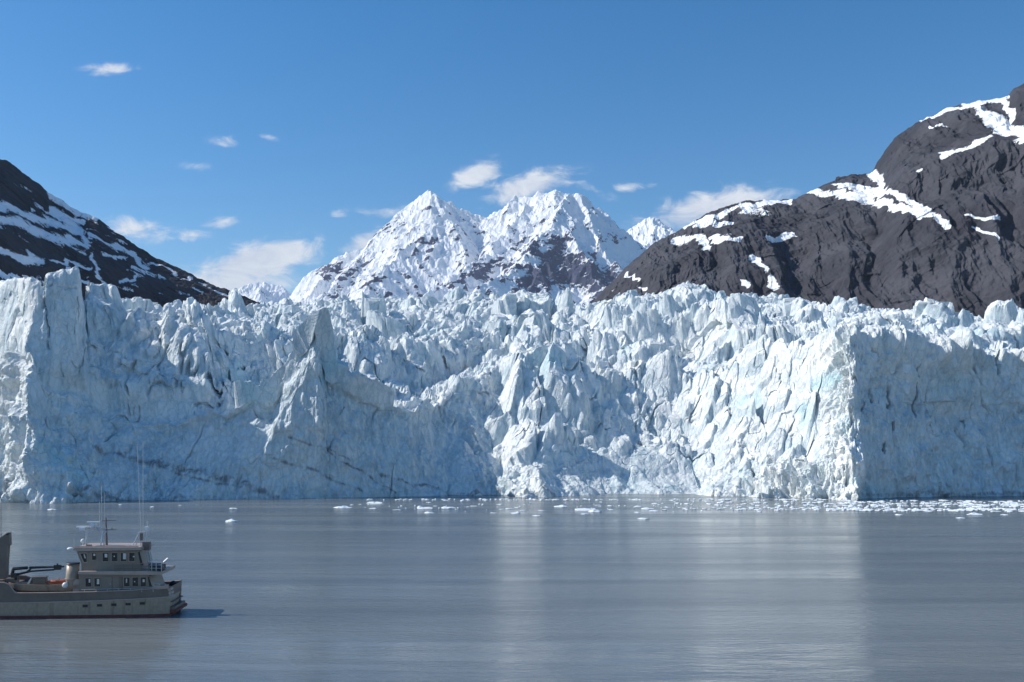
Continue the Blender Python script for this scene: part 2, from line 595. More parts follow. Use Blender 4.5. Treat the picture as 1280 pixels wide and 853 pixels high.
    fin_face = smst(PX, 285, 325) * (1 - smst(PX, 500, 560)) * (1 - .8 * slopeC)
    cl = (big * 7.0 + 1.5) * (0.35 + 0.65 * amp) * (1 - .8 * fin_face) + (med * 3.2 + 1.5) * (0.12 + .88 * amp) * (.45 + .75 * smst(fbm(X / 20, Y / 20, Z / 20, 89, 2), -.25, .3)) + (sml * 1.5) * (0.22 + .78 * amp) + (b1 * 3.4 + b2 * 1.5) * (.08 + .92 * amp) + fin * .3 * (.5 + .5 * amp) + flute * 0.6 * (.35 + .65 * amp) + smst(PX, 930, 980) * (1 - smst(PX, 1062, 1072)) * (flute * 1.6 + b2 * 1.6 + sml * 1.2)
    g1 = fbm(X / 17, Y / 17, Z / 48, 77, 2) + .03 * fbm(X / 2.5, Y / 2.5, Z / 2.5, 76, 2)
    g2 = fbm(X / 7 + 7, Y / 7, Z / 15, 78, 2) + .03 * fbm(X / 1.5, Y / 1.5, Z / 1.5, 75, 2)
    gate = smst(fbm(X / 13, Y / 13, Z / 13, 74, 2), .0, .25)
    gate2 = smst(fbm(X / 9 + 30, Y / 9, Z / 9, 73, 2), .05, .25)
    split = np.exp(-(g1 / .02) ** 2) * 2.4 * gate + np.exp(-(g2 / .03) ** 2) * 1.0 * gate2
    split = split * (1 - .8 * spire) * (1 - .5 * tow)
    cl = cl - split * (.1 + .9 * amp)
    dispc = (cl - 5.5 + (fbm(x / 28, y / 28, z / 40, 88, 3) * 7) * (.4 + .6 * amp) * (1 - .75 * fin_face)) * (1 - top)
    # keep the foot of the cliff where the water meets it
    foot = smst(Z, -6, 0)
    # upper surface of broken blocks
    rot = 0.35
    rx, ry = x * math.cos(rot) + y * math.sin(rot), -x * math.sin(rot) + y * math.cos(rot)
    h1, sd1 = seracs(rx / 19, ry / 23, 61, 5.0, .42, .4, .74, .15, 1.0)
    h2, sd2 = seracs(rx / 8.5 + 3, ry / 10, 62, 4.4, .5, .38, .7, .1, .9)
    h3, sd3 = seracs(X / 3.7 + 3, Y / 4.4, 63, 3.6, .6, .36, .66, .1, .85)
    back = np.maximum(smst(zone, 6.05, 6.5), slopeC * .75 * smst(zone, .3, 1.0))
    bz = smst(PX, 105, 118) * (1 - smst(PX, 430, 640)) * smst(zone, 3.6, 4.2)
    tall = np.maximum(0.55 + 0.45 * back, bz * .95) * (1 - .42 * smst(zone, 6.55, 6.95))
    tall = tall * (1 - 0.75 * tow)
    un = fbm(X / 45, Y / 45, Z * 0, 71, 3)
    irr = .35 + 1.15 * smst(fbm(X / 38 + 9, Y / 38, Z / 38, 72, 3), -.28, .3)
    irr = irr * (1 - .32 * smst(zone, 6.45, 6.8)) * (1 - .3 * smst(-PX, -300, -100))
    up_d = (h1 * 11.5 * tall * irr + h2 * 4.6 * (.5 + .5 * tall) + h3 * 1.9 * (1.5 - irr * .6) + fin * .2 + un * 9 * back - 4.5 * tall)
    up_d *= (0.25 + .75 * amp)
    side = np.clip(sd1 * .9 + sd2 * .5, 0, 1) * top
    # slabs leaning: shear the blocks sideways by height
    X2 = X + nx * dispc * foot + top * (up_d * .18 * np.sign(fbm(X / 60, Y / 60, Z * 0, 81, 1)))
    Y2 = Y + ny * dispc * foot - top * (up_d * .15) - dispc * 0
    Z2 = Z + nz * dispc * foot + top * up_d
    # roughness on the towers and on block walls too
    X2 += top * nx * med * 2.2 * (1 - back)
    Y2 += top * (ny * (med * 2.6 + sml * 1.2) * (1 - back) + sml * .8) - np.maximum(bz, smst(zone, 3.0, 4.0) * (1 - tow) * .8) * (1 - back) * (big * 5 + med * 3 + b1 * 2 + b2)
    Z2 += top * sml * .9
    Y2 += top * split * 1.1 * (1 - .4 * back)
    # tall cracks cut into the left towers and the right wall
    jx = fbm(X / 4, Y / 4, Z / 4, 85, 4) * 7
    jx2 = smst(fbm(X / 7, Y / 7, Z / 7, 86, 3), -.3, .25)

    def crack(pts, wd, dep):
        a, b = pts[0], pts[-1]
        d = polymask(PX + jx, PY + jx * .6, [(pts, wd * .62)])
        return dep * np.exp(-d ** 2) * jx2
    cr = crack([(55, 336), (57, 380), (60, 440)], 1.6, 3.5) + crack([(30, 350), (32, 368), (20, 378)], 1.0, 1.2) + crack([(58, 362), (100, 364)], .9, 1.0)
    cr += crack([(97, 370), (95, 410)], 1.2, 1.5) + crack([(226, 440), (232, 465), (228, 490)], 1.5, 3) + crack([(262, 470), (275, 500), (290, 470), (302, 455)], 2.0, 5)
    cr += crack([(1088, 470), (1092, 500)], 2.5, 5) + crack([(1112, 470), (1118, 510)], 2.5, 4) + crack([(1122, 528), (1124, 548)], 2.2, 4) + crack([(1183, 580), (1187, 606)], 1.2, 3)
    cr += crack([(1145, 440), (1155, 520)], 2.0, 3) + crack([(1250, 440), (1256, 470)], 2.5, 3) + crack([(1217, 520), (1222, 560)], 2.0, 2.5) + crack([(1108, 548), (1108, 566)], 2.0, 4)
    cr += crack([(722, 500), (730, 440), (735, 400)], 2.0, 2.5) + crack([(785, 430), (795, 470), (800, 490)], 2.5, 3)
    Y2 += cr
    Z2 = np.where(zone < 0.03, -5, Z2)
    PX2, PY2 = pix(X2, Y2, Z2)
    # gravel bands frozen into the ice
    wob = fbm(X / 9, Y / 9, Z / 9, 91, 3) * 5
    dd = polymask(PX, PY + wob, [(((120, 560), (190, 573), (235, 582), (300, 600), (345, 622)), 3.6), (((180, 570), (240, 592), (300, 606)), 1.5), (((95, 617), (200, 621), (330, 624)), 4.0),
                                 (((340, 570), (400, 590), (455, 612)), 1.6), (((360, 548), (420, 562), (440, 572)), 1.2), (((400, 555), (440, 580), (500, 612)), 1.0), (((480, 590), (600, 618)), 1.5),
                                 (((427, 520), (436, 505)), 1.0), (((700, 545), (718, 552)), 1.6), (((500, 620), (860, 621)), 1.2), (((640, 580), (700, 600)), .8),
                                 (((1080, 618), (1280, 618), (1500, 618)), 2.2), (((0, 618), (10, 600), (18, 620)), 6.0)])
    dirt = np.exp(-dd ** 2 * .26) * (.6 + .4 * smst(fbm((X + Z) / 8, Y / 8, (Z - X * .3) / 2.5, 93, 4), -.25, .3))
    dfine = smst(fbm(X / 5, Y / 5, Z / 3, 95, 4), .16, .5)
    brown = polymask(PX, PY, [(((560, 470), (640, 500), (720, 440)), 70), (((1010, 450), (1060, 452)), 22)])
    dirt = np.clip(dirt * 1.0 + dfine * .42 * np.exp(-brown ** 2), 0, 1)
    bd = polymask(PX, PY, [(((1018, 472), (1042, 470)), 9), (((930, 490), (942, 500)), 9), (((1000, 530), (1004, 540)), 6), (((685, 470), (695, 475)), 10), (((285, 480), (300, 455)), 6),
                           (((60, 560), (100, 600)), 14), (((300, 470), (310, 478)), 12), (((410, 470), (420, 440)), 8)])
    blue = np.exp(-bd ** 2) * .9 + .32 * smst(fbm(X / 11, Y / 11, Z / 11, 99, 3), .12, .5)
    cliff_bare_shade = smst(fbm(X / 6, Y / 6, Z / 18, 98, 3), -.1, .35) * (1 - top) * .35 + wallR * .7 + wallL * .8 + cove * .5  # random bare ice; walls and cove have shade painted into their colour
    o = grid_mesh('glacier', X2, Y2, Z2, ice_material(), {'bare_shade': np.clip(side + cliff_bare_shade, 0, 1), 'dirt': dirt, 'blue': np.clip(blue, 0, 1)})
    tag(o, 'broken pale blue tidewater glacier face of jagged ice blocks above the water', 'glacier', kind='structure')
    return o


build_glacier()


# ------------------------------------------------------------------ mountains beside the glacier
def rock_side(name, skyline, dtop, dbase, zbase, snowlines, mat, label, pxr, ncol, seed, bench, extra_snow, amp=1.0):
    px = np.linspace(pxr[0], pxr[1], ncol)
    sk = np.interp(px, *zip(*skyline))
    Dt = np.interp(px, *zip(*dtop))
    Db = np.interp(px, *zip(*dbase))
    xt, yt, zt = P(px, sk, Dt)
    nr = 420
    rows = []
    vv = []
    for i in range(nr):
        q = i / (nr - 1)
        zz = zbase + (zt - zbase) * q
        prof = np.interp(q, *zip(*bench))
        Yq = Db + (Dt - Db) * prof
        rows.append((px * 0 + (px - 640) / F * Yq / CP, Yq, zz))
        vv.append(q)
    # back slope
    for i in range(1, 60):
        q = i / 59
        Yq = Dt + q * 900
        rows.append(((px - 640) / F * Yq / CP, Yq, zt - q * (zt - zbase + 20) * (.25 + .75 * q)))
        vv.append(1 + q)
    G = np.array(rows)
    X, Y, Z = G[:, 0], G[:, 1], G[:, 2]
    # exact lateral position on the photographed ray
    V = np.array(vv)[:, None] + 0 * X
    PX0, PY0 = pix(X, Y, Z)
    X = X + (px[None, :] - PX0) / F * Y
    PX0, PY0 = pix(X, Y, Z)
    # relief
    w1 = fbm(X / 150, Y / 150, Z / 150, seed, 3) * 40
    w2 = fbm(X / 150, Y / 150, Z / 150, seed + 5, 3) * 40
    gul = fbm((X + w1) / 80, (Y + w2) / 420, Z / 420, seed + 10, 5, .5, ridge=True)
    rid = fbm((X + w1) / 170, (Y + w2) / 500, Z / 260, seed + 20, 5, .5, ridge=True)
    fc = facets((X + w1 * .3) / 36, (Y + w2 * .3) / 110, (Z + w1 * .2) / 75, seed + 30, 1.0, 1.1, .8)
    fc2 = facets((X + w1 * .2) / 13, (Y + w2 * .2) / 30, (Z + w1 * .1) / 22, seed + 31, 1.0, 1.1, .8)
    fb = fbm(X / 14, Y / 14, Z / 14, seed + 40, 4)
    edge = 1 - smst(np.abs(V - 1), 0, .06) * 0
    gul2 = fbm((X + w1 * .5) / 30, (Y + w2 * .5) / 200, Z / 130, seed + 70, 4, .5, ridge=True)
    d = (gul * 26 + rid * 16 + gul2 * 8 + fc * 9 + fc2 * 5 + fb * 3.6) * amp
    keep = np.exp(-((V - 1) / .035) ** 2)           # skyline keeps its course
    Y2 = Y - d * (1 - .7 * keep)
    Z2 = Z + (fc * 4 + fc2 * 3 + fb * 4) * amp * (.6 + .4 * keep)
    PX, PY = pix(X, Y, Z)
    wob = fbm(X / 30, Y / 30, Z / 30, seed + 50, 4) * 9
    wob2 = fbm(X / 30, Y / 30, Z / 30, seed + 60, 4) * 9
    sd = polymask(PX + wob, PY + wob2, snowlines)
    snow = np.exp(-sd ** 2 * .55) * 1.35
    snow = np.maximum(snow, extra_snow(PX, PY, X, Y, Z, V))
    o = grid_mesh(name, X, Y2, Z2, mat, {'snow': np.clip(snow, 0, 1.5)})
    tag(o, label, 'mountain', kind='structure')
    return o


rock_r = rock_material('dark_rock', (0.036, 0.038, 0.050), (0.074, 0.076, 0.092), (0.82, 0.85, 0.88), 1.0, warm=(0.085, 0.082, 0.085), namp=1.25, thr=(0.70, 0.82))
rock_l = rock_material('black_rock', (0.024, 0.024, 0.028), (0.052, 0.05, 0.055), (0.82, 0.85, 0.88), 1.1, warm=(0.07, 0.062, 0.055), namp=2.4, thr=(0.74, 0.86))
sky_r = [(700, 420), (744, 376), (782, 337), (816, 307), (858, 284), (888, 267), (930, 254), (993, 251), (1010, 242), (1052, 223), (1086, 221), (1096, 205), (1103, 193), (1120, 172), (1149, 155),
         (1183, 140), (1225, 127), (1257, 126), (1263, 115), (1280, 107), (1350, 88), (1500, 60), (1700, 40)]
snow_r = [(((1205, 136), (1228, 152), (1250, 166), (1276, 181)), 8), (((1215, 150), (1240, 172), (1262, 186)), 7), (((1166, 202), (1196, 193), (1225, 181)), 3.5), (((1149, 157), (1175, 145), (1200, 143)), 3), (((1204, 134), (1255, 126)), 2.5),
          (((1250, 128), (1254, 160)), 3), (((1014, 244), (1052, 252), (1099, 248), (1128, 263), (1150, 275), (1170, 289)), 4.5), (((1086, 223), (1090, 240)), 6), (((1052, 254), (1095, 262), (1137, 276)), 4), (((1040, 238), (1075, 246)), 4),
          (((854, 286), (883, 278), (917, 265), (951, 258), (989, 254)), 3.5), (((872, 283), (910, 285)), 3), (((841, 305), (867, 301), (883, 314)), 5), (((883, 303), (921, 305)), 3), (((951, 301), (975, 300), (989, 295)), 3),
          (((934, 326), (944, 331), (951, 343)), 3.2), (((957, 350), (961, 364)), 4), (((776, 348), (793, 354)), 2.4), (((799, 362), (803, 363)), 2), (((1196, 276), (1215, 281), (1238, 281)), 1.6), (((1208, 290), (1222, 294), (1234, 307)), 1.6),
          (((921, 358), (926, 362)), 2.4), (((1139, 221), (1143, 220)), 2), (((1150, 169), (1152, 171)), 2), (((1158, 168), (1174, 168)), 1.4)]


def ex_r(PX, PY, X, Y, Z, V):
    return smst(fbm(X / 60, Y / 60, Z / 25, 301, 4), .1, .5) * .9 * smst(V, .72, .96) * (1 - smst(PX, 1100, 1200) * .6) + (V > 1.02) * .8


rock_side('rocky_mountain', sky_r, [(700, 1500), (900, 1500), (1100, 1480), (1300, 1350), (1700, 1150)], [(700, 1180), (1000, 1100), (1300, 1000), (1700, 850)], 40, snow_r, rock_r,
          'steep dark grey rock mountain with snow ribbons rising right of the glacier', (695, 1640), 1150, 300,
          [(0, 0), (.25, .12), (.55, .38), (.62, .50), (.75, .62), (.88, .86), (1, 1)], ex_r)

sky_l = [(-320, 60), (-100, 150), (0, 200), (13, 206), (33, 220), (52, 236), (59, 243), (79, 252), (98, 266), (125, 276), (144, 289), (164, 304), (190, 322), (223, 337), (249, 350), (272, 361), (302, 371), (330, 383), (370, 402), (420, 430)]
snow_l = [(((0, 260), (25, 268), (60, 277), (98, 292)), 5), (((0, 279), (33, 284), (66, 298), (85, 306)), 5.5), (((0, 313), (26, 327), (66, 336)), 4), (((60, 245), (78, 254), (95, 265)), 4.5), (((100, 268), (124, 279)), 3),
          (((60, 262), (90, 280), (110, 296), (120, 310)), 4), (((70, 300), (100, 308), (118, 316)), 3.5), (((80, 268), (96, 276), (108, 282)), 2.5),
          (((121, 298), (145, 310), (164, 318), (180, 330), (190, 338)), 2.8), (((138, 323), (164, 328)), 2), (((160, 357), (169, 356), (177, 350)), 2.6), (((75, 328), (100, 334), (125, 341)), 2), (((105, 354), (125, 362)), 2.2),
          (((125, 324), (134, 345), (141, 364), (148, 380)), 2), (((141, 377), (160, 380), (180, 385)), 2.4), (((193, 334), (210, 338), (226, 344)), 2), (((175, 338), (190, 345)), 1.8), (((205, 352), (214, 355)), 1.6), (((250, 366), (258, 368)), 1.6),
          (((275, 369), (290, 373)), 1.4), (((235, 350), (246, 353)), 1.5), (((0, 340), (20, 350), (40, 352)), 3)]


def ex_l(PX, PY, X, Y, Z, V):
    return smst(fbm((X + Z * .5) / 40, Y / 40, (Z - X * .6) / 22, 401, 5), .0, .42) * 1.05 * (1 - smst(PX, 130, 300) * .2) * smst(PX + PY * 0.6, 130, 190) + (V > 1.02) * .8


rock_side('rocky_hillside', sky_l, [(-320, 900), (0, 1150), (200, 1350), (420, 1500)], [(-320, 650), (0, 820), (200, 1000), (420, 1200)], 40, snow_l, rock_l,
          'black rock hillside streaked with snow sloping down left of the glacier', (-310, 410), 900, 500,
          [(0, 0), (.3, .22), (.55, .42), (.7, .6), (.9, .88), (1, 1)], ex_l, .8)


# ------------------------------------------------------------------ far snow peaks: height is the highest of many ridge flanks
def build_peaks():
    D = 8200.0

    def q(px, py, Y):
        a = P(px, py, Y)
        return tuple(float(v) for v in a)
    ridges = []

    def ridge(pts, sl, sr=None):
        w3 = [q(*p) for p in pts]
        ridges.append((w3, sl, sr or sl))
    # main crest
    ridge([(250, 420, 8800), (350, 388, 8500), (385, 345, 8400), (430, 319, 8300), (450, 314, 8300), (480, 287, 8250), (505, 262, 8200), (522, 250, 8200), (537, 240, 8200), (556, 252, 8250), (580, 262, 8300), (606, 271, 8350),
           (622, 258, 8300), (640, 247, 8300), (662, 240, 8250), (686, 238, 8200), (704, 243, 8200), (722, 246, 8200), (748, 262, 8300), (770, 280, 8350), (795, 303, 8400), (812, 322, 8450), (850, 380, 8500)], 1.25)
    # spurs towards the viewer
    ridge([(704, 243, 8200), (698, 258, 7900), (690, 275, 7650), (676, 296, 7350), (668, 312, 7150), (640, 335, 6800), (600, 362, 6400), (580, 392, 6200)], 1.15)
    ridge([(668, 312, 7150), (672, 330, 6950), (660, 355, 6600), (650, 385, 6400)], 1.2)
    ridge([(722, 246, 8200), (735, 275, 7900), (752, 305, 7600), (775, 335, 7300), (790, 360, 7100), (800, 390, 6900)], 1.2)
    ridge([(537, 240, 8200), (534, 262, 7950), (520, 290, 7700), (500, 318, 7400), (470, 345, 7000), (440, 372, 6700), (420, 395, 6500)], 1.15)
    ridge([(537, 240, 8200), (556, 270, 7950), (575, 300, 7700), (585, 330, 7400), (560, 360, 7000), (545, 390, 6700)], 1.25)
    ridge([(662, 240, 8250), (648, 270, 7950), (625, 295, 7650), (600, 325, 7300), (560, 350, 6900), (520, 378, 6600)], 1.2)
    ridge([(430, 319, 8300), (412, 340, 8000), (390, 362, 7700), (370, 385, 7500)], 1.2)
    ridge([(480, 287, 8250), (462, 312, 8000), (440, 335, 7700), (410, 362, 7400), (385, 390, 7200)], 1.2)
    ridge([(748, 262, 8300), (775, 300, 8000), (800, 335, 7700), (815, 360, 7500)], 1.2)
    ridge([(690, 275, 7650), (715, 300, 7400), (735, 325, 7150), (745, 350, 6900), (750, 385, 6700)], 1.3)
    # far small peaks
    ridge([(230, 400, 11000), (280, 372, 10500), (305, 358, 10500), (330, 353, 10500), (352, 358, 10500), (380, 372, 10600), (420, 385, 10700)], .9)
    ridge([(330, 353, 10500), (325, 375, 9900), (310, 392, 9600)], 1.0)
    ridge([(760, 340, 10400), (792, 284, 10300), (806, 276, 10300), (820, 271, 10300), (832, 280, 10300), (846, 292, 10300), (880, 330, 10400), (930, 360, 10500)], .95)
    ridge([(820, 271, 10300), (812, 295, 9900), (800, 325, 9500)], 1.0)
    NX, NY = 1150, 620
    gx = np.linspace(-3600, 2300, NX)
    # rows finer near the viewer-facing flanks
    gy = np.concatenate([np.linspace(6000, 8500, 500), np.linspace(8520, 11600, NY - 500)])
    X, Y = np.meshgrid(gx, gy)
    # the far ones need width in proportion
    wx = fbm(X / 700, Y / 700, X * 0, 601, 4) * 130 + fbm(X / 160, Y / 160, X * 0, 603, 3) * 28
    wy = fbm(X / 700, Y / 700, X * 0, 602, 4) * 130 + fbm(X / 160, Y / 160, X * 0, 604, 3) * 28
    Hh = np.full(X.shape, 0.0)
    Xw, Yw = X + wx * .7, Y + wy
    for pts, sl, sr in ridges:
        for (ax, ay, az), (bx, by, bz) in zip(pts[:-1], pts[1:]):
            dx, dy = bx - ax, by - ay
            L2 = dx * dx + dy * dy
            tt = np.clip(((Xw - ax) * dx + (Yw - ay) * dy) / L2, 0, 1)
            d = np.hypot(Xw - ax - tt * dx, Yw - ay - tt * dy)
            hh = az + (bz - az) * tt - d * sl * (0.86 + .00008 * d)
            np.maximum(Hh, hh, out=Hh)
    rel = np.clip(Hh / 1800, 0, 1)
    gul = fbm((X + wx) / 210, (Y + wy) / 210, Hh / 900, 610, 5, .52, ridge=True)
    fin = fbm(X / 60, Y / 60, Hh / 120, 620, 4, .55, ridge=True)
    Z = Hh + (gul - .3) * 54 * smst(Hh, 50, 500) + fin * 12 * smst(Hh, 50, 500)
    keepx = 0
    PX, PY = pix(X, Y, Z)
    gxn, gyn = np.gradient(Z, axis=1) / np.gradient(X, axis=1), np.gradient(Z, axis=0) / np.gradient(Y, axis=0)
    slope = np.hypot(gxn, gyn)
    n = fbm(X / 240, Y / 240, Z / 120, 630, 5, .6)
    n2 = fbm((X + Z * .8) / 300, Y / 300, (Z - X * .5) / 50, 640, 4, .6)
    snow = 1.04 - .22 * smst(slope, .9, 1.7) - .30 * smst(n2, .06, .36) - .16 * smst(n, .0, .4)
    dk = polymask(PX + n * 30, PY + n * 22, [(((665, 350), (700, 335), (740, 348)), 27), (((690, 318), (755, 350)), 19), (((560, 358), (585, 348), (610, 328), (625, 322)), 6), (((400, 340), (425, 335)), 5), (((440, 352), (470, 345)), 4),
                                            (((520, 308), (545, 300)), 6), (((610, 330), (600, 345)), 4)])
    snow += .14 - .42 * smst(gul, .38, .75) * smst(slope, .7, 1.3)
    snow -= .62 * np.exp(-dk ** 2 * .9)  # dark patches: rock, plus shade on the snow painted as missing snow
    snow += .3 * smst(-PY, -262, -245)
    m = rock_material('peak_rock', (0.04, 0.05, 0.10), (0.085, 0.095, 0.155), (0.86, 0.88, 0.90), .12, namp=.4, thr=(0.47, 0.60), bump=6)
    o = grid_mesh('snowy_mountain', X, Y, Z - 5, m, {'snow': np.clip(snow, 0, 1.5)}, flip=False)
    tag(o, 'distant white twin peaks with rocky streaks standing behind the glacier', 'mountain', kind='structure')


build_peaks()


# ------------------------------------------------------------------ water and the sea bed-like ground beyond
def water_material():
    m, t, b, out = new_mat('silty_water')
    pos = t.n('ShaderNodeNewGeometry').outputs['Position']
    big = t.noise(t.mapping(pos, (0.005, 0.07, 1)), 1, 6, 0.62, 0.6)
    c = t.mix(t.step(big, 0.35, 0.7), (0.125, 0.144, 0.154), (0.182, 0.205, 0.210))
    t.l(c, b.inputs['Base Color'])
    b.inputs['IOR'].default_value = 1.33
    ch = t.noise(t.mapping(pos, (0.6, 1.5, 1), rot=(0, 0, .08)), 1.3, 4, 0.55, 0.3)
    sw = t.noise(t.mapping(pos, (0.10, 0.3, 1), rot=(0, 0, -.1)), 1, 3, 0.5)
    calm = t.step(t.noise(t.mapping(pos, (0.005, 0.06, 1)), 1, 7, 0.68, 0.9), 0.35, 0.66)
    t.l(t.math('ADD', 0.07, t.math('MULTIPLY', calm, 0.17)), b.inputs['Roughness'])
    hgt = t.math('ADD', t.math('MULTIPLY', ch, t.math('ADD', 0.22, t.math('MULTIPLY', calm, 1.3))), t.math('MULTIPLY', sw, 0.8))
    bm1 = t.n('ShaderNodeBump')
    bm1.inputs['Strength'].default_value = 1.0
    bm1.inputs['Distance'].default_value = 0.16
    t.l(hgt, bm1.inputs['Height'])
    t.l(bm1.outputs[0], b.inputs['Normal'])
    return m


bm = bmesh.new()
vs = [bm.verts.new(v) for v in ((-25000, -3000, 0), (25000, -3000, 0), (25000, 30000, 0), (-25000, 30000, 0))]
bm.faces.new(vs)
me = bpy.data.meshes.new('water')
bm.to_mesh(me)
bm.free()
me.materials.append(water_material())
wat = bpy.data.objects.new('water', me)
C.objects.link(wat)
tag(wat, 'calm grey silty bay water in front of the glacier', 'water', kind='structure')

#@@REST@@
# ------------------------------------------------------------------ drifting ice
rnd = random.Random(7)


def ice_float_material():
    m, t, b, out = new_mat('floating_ice')
    co = t.n('ShaderNodeNewGeometry').outputs['Position']
    n = t.noise(co, 1.1, 5, 0.6)
    t.l(t.mix(t.step(n, 0.4, 0.7), (0.84, 0.88, 0.90), (0.62, 0.74, 0.80)), b.inputs['Base Color'])
    b.inputs['Roughness'].default_value = 0.6
    return m


floe_mat = ice_float_material()


def floe_bm(bm, c, rx, ry, rz, r):
    """an angular lump of ice: flattened irregular ball, lower part under water"""
    res = bmesh.ops.create_icosphere(bm, subdivisions=2, radius=1.0)
    ph = [r.uniform(0, 6.3) for _ in range(4)]
    k = r.uniform(.15, .35)
    rot = r.uniform(0, 3.14)
    for v in res['verts']:
        p = v.co
        q = 1 + k * math.sin(3 * math.atan2(p.y, p.x) + ph[0]) * .5 + r.uniform(-.16, .16)
        h = p.z * q * (1 + .6 * math.sin(2.3 * p.x + ph[1]) * math.cos(2.1 * p.y + ph[2]))
        x, y = p.x * q * rx, p.y * q * ry
        v.co = (c[0] + x, c[1] + y, c[2] + max(-.35, h) * rz)
    return res


spots = [  # px, py, width in px, label
    (65, 637.5, 12, 'small white floe nearest the left edge, in front of the lit ice tower'),
    (292, 636, 9, 'upper of two white floes one behind the other left of the middle water'),
    (290, 652, 17, 'flat white floe alone nearest to the camera left of the middle water'),
    (469, 629.5, 20, 'rounded white floe close under the dark ice wall left of centre'),
    (428, 635, 22, 'long flat white floe leftmost of the scattered centre field'),
    (731, 637.8, 30, 'widest flat white floe right of centre with thin trailing edge'),
    (530, 636, 18, 'low broad white floe left of the sunlit buttress foot'),
    (560, 635.5, 19, 'double-humped white floe just left of the sunlit buttress foot'),
    (701, 633.7, 18, 'slanted white floe just right of the sunlit buttress foot'),
    (805, 649, 14, 'lone white floe drifting nearest the camera right of centre'),
    (1124, 644, 10, 'small white floe off the brash band right of the bright reflection'),
    (1201, 648, 11, 'white floe drifting farthest out from the right brash band'),
    (1219, 643.5, 18, 'flat white floe touching the outer edge of the right brash band'),
    (1255, 644, 9, 'small white floe near the right edge outside the brash band'),
    (671, 645, 10, 'single white floe nearest the camera under the sunlit buttress')]
small_spots = [(440, 631.5, 5), (450, 631, 3.5), (466, 636, 10), (496, 638, 10), (536, 628.5, 6), (544, 633, 6), (536, 641.6, 13), (584, 634, 6), (592, 633, 9),
               (625, 631, 10), (627, 637, 7), (637, 636.5, 11), (647, 634.7, 8), (653, 638.5, 6), (617, 641.6, 9), (644, 642, 13), (677, 638.5, 8),
               (747, 632, 8), (744, 640, 16), (730, 643, 9), (763, 632.7, 8), (763, 637.5, 8), (797, 633.7, 10), (797, 641, 8), (809, 636.5, 16), (819, 630, 9), (834, 634.7, 9), (818, 639, 12),
               (190, 634, 5), (150, 631, 4), (225, 632, 4)]


def make_floe(px, py, wpx):
    x, y = water_at(px, py)
    wm = wpx * y / F * .5
    bm = bmesh.new()
    r = random.Random(int(px * 17 + py))
    floe_bm(bm, (0, 0, 0), wm, wm * r.uniform(.6, .9), max(.12, min(.36, wm * .17)), r)
    if wpx > 12:
        floe_bm(bm, (wm * r.uniform(-.6, .6), 0, 0), wm * .5, wm * .4, min(.5, wm * .26), r)
    me = bpy.data.meshes.new('ice_floe')
    bm.to_mesh(me)
    bm.free()
    me.materials.append(floe_mat)
    o = bpy.data.objects.new('ice_floe', me)
    o.location = (x, y, 0.02)
    C.objects.link(o)
    return o


for px, py, wd, lab in spots:
    tag(make_floe(px, py, wd), lab, 'ice floe', 'floes drifting below the glacier')
for px, py, wd in small_spots:
    zone_, word = (('left', 'crumbs drifting behind the grey workboat') if px < 400 else ('left of centre', 'floes before the shadowed wall left of centre') if px < 600
                   else ('at centre', 'floes clustered under the sunlit buttress') if px < 690 else ('right of centre', 'floes scattered below the shaded cove'))
    near = sorted(q[0] + q[1] * .001 for q in small_spots if (q[0] < 400) == (px < 400) and (q[0] < 600) == (px < 600) and (q[0] < 690) == (px < 690))
    k = near.index(px + py * .001)
    ordn = ('leftmost', 'second from left', 'third from left', 'fourth from left', 'fifth from left', 'sixth from left', 'seventh from left', 'eighth from left',
            'ninth from left', 'tenth from left', 'eleventh from left', 'twelfth from left', 'thirteenth from left')[k]
    if k == len(near) - 1:
        ordn = 'rightmost'
    tag(make_floe(px, py, wd), ordn + ' of the small white ' + word, 'ice floe', 'small floes ' + zone_)

bm = bmesh.new()
for i in range(1150):
    q = rnd.random()
    if q < .62:      # dense band on the right
        px = 1050 + 420 * rnd.random() ** .9
        py = 625.5 + 15 * rnd.betavariate(1.6, 1.6)
        if 634 < py < 636 and rnd.random() < .6:
            continue
        wpx = rnd.uniform(2, 11) * (1.3 if py > 636 else 1)
    elif q < .84:      # looser band towards the middle
        px = 800 + 270 * rnd.random() ** .7
        py = rnd.choice((rnd.gauss(630, 2), rnd.gauss(636.5, 1.2)))
        if (px - 800) / 270 < rnd.random() * .7:
            continue
        wpx = rnd.uniform(2, 9)
    elif q < .95:     # string along the foot of the cliff
        px = 460 + 620 * rnd.random()
        py = 624.4 + abs(rnd.gauss(0, .8))
        wpx = rnd.uniform(2, 9)
    else:
        px = 440 + 500 * rnd.random()
        py = rnd.gauss(634, 4)
        wpx = rnd.uniform(1.2, 3.5)
    py = max(py, 624)
    x, y = water_at(px, py)
    wm = wpx * y / F * .5
    k0 = bmesh.ops.create_icosphere(bm, subdivisions=1, radius=1.0)['verts']
    rz = rnd.uniform(.12, .38) * (1.5 if rnd.random() < .1 else 1)
    for v in k0:
        p = v.co.copy()
        s = rnd.uniform(.75, 1.2)
        v.co = (x + p.x * wm * s, y + p.y * wm * 1.1 * s, .03 + max(-.3, p.z * s) * rz)
me = bpy.data.meshes.new('brash_ice')
bm.to_mesh(me)
bm.free()
me.materials.append(floe_mat)
o = bpy.data.objects.new('brash_ice', me)
C.objects.link(o)
tag(o, 'thick band of small white brash ice fragments floating before the right ice wall', 'brash ice', kind='stuff')

# ------------------------------------------------------------------ the grey workboat
YB = 113.9                                # distance of its port side
HB = 2.8                                  # half beam
ox, oy = water_at(113, 768.6)
ORG = Vector((P(113, 600, YB)[0], YB + HB, 0))


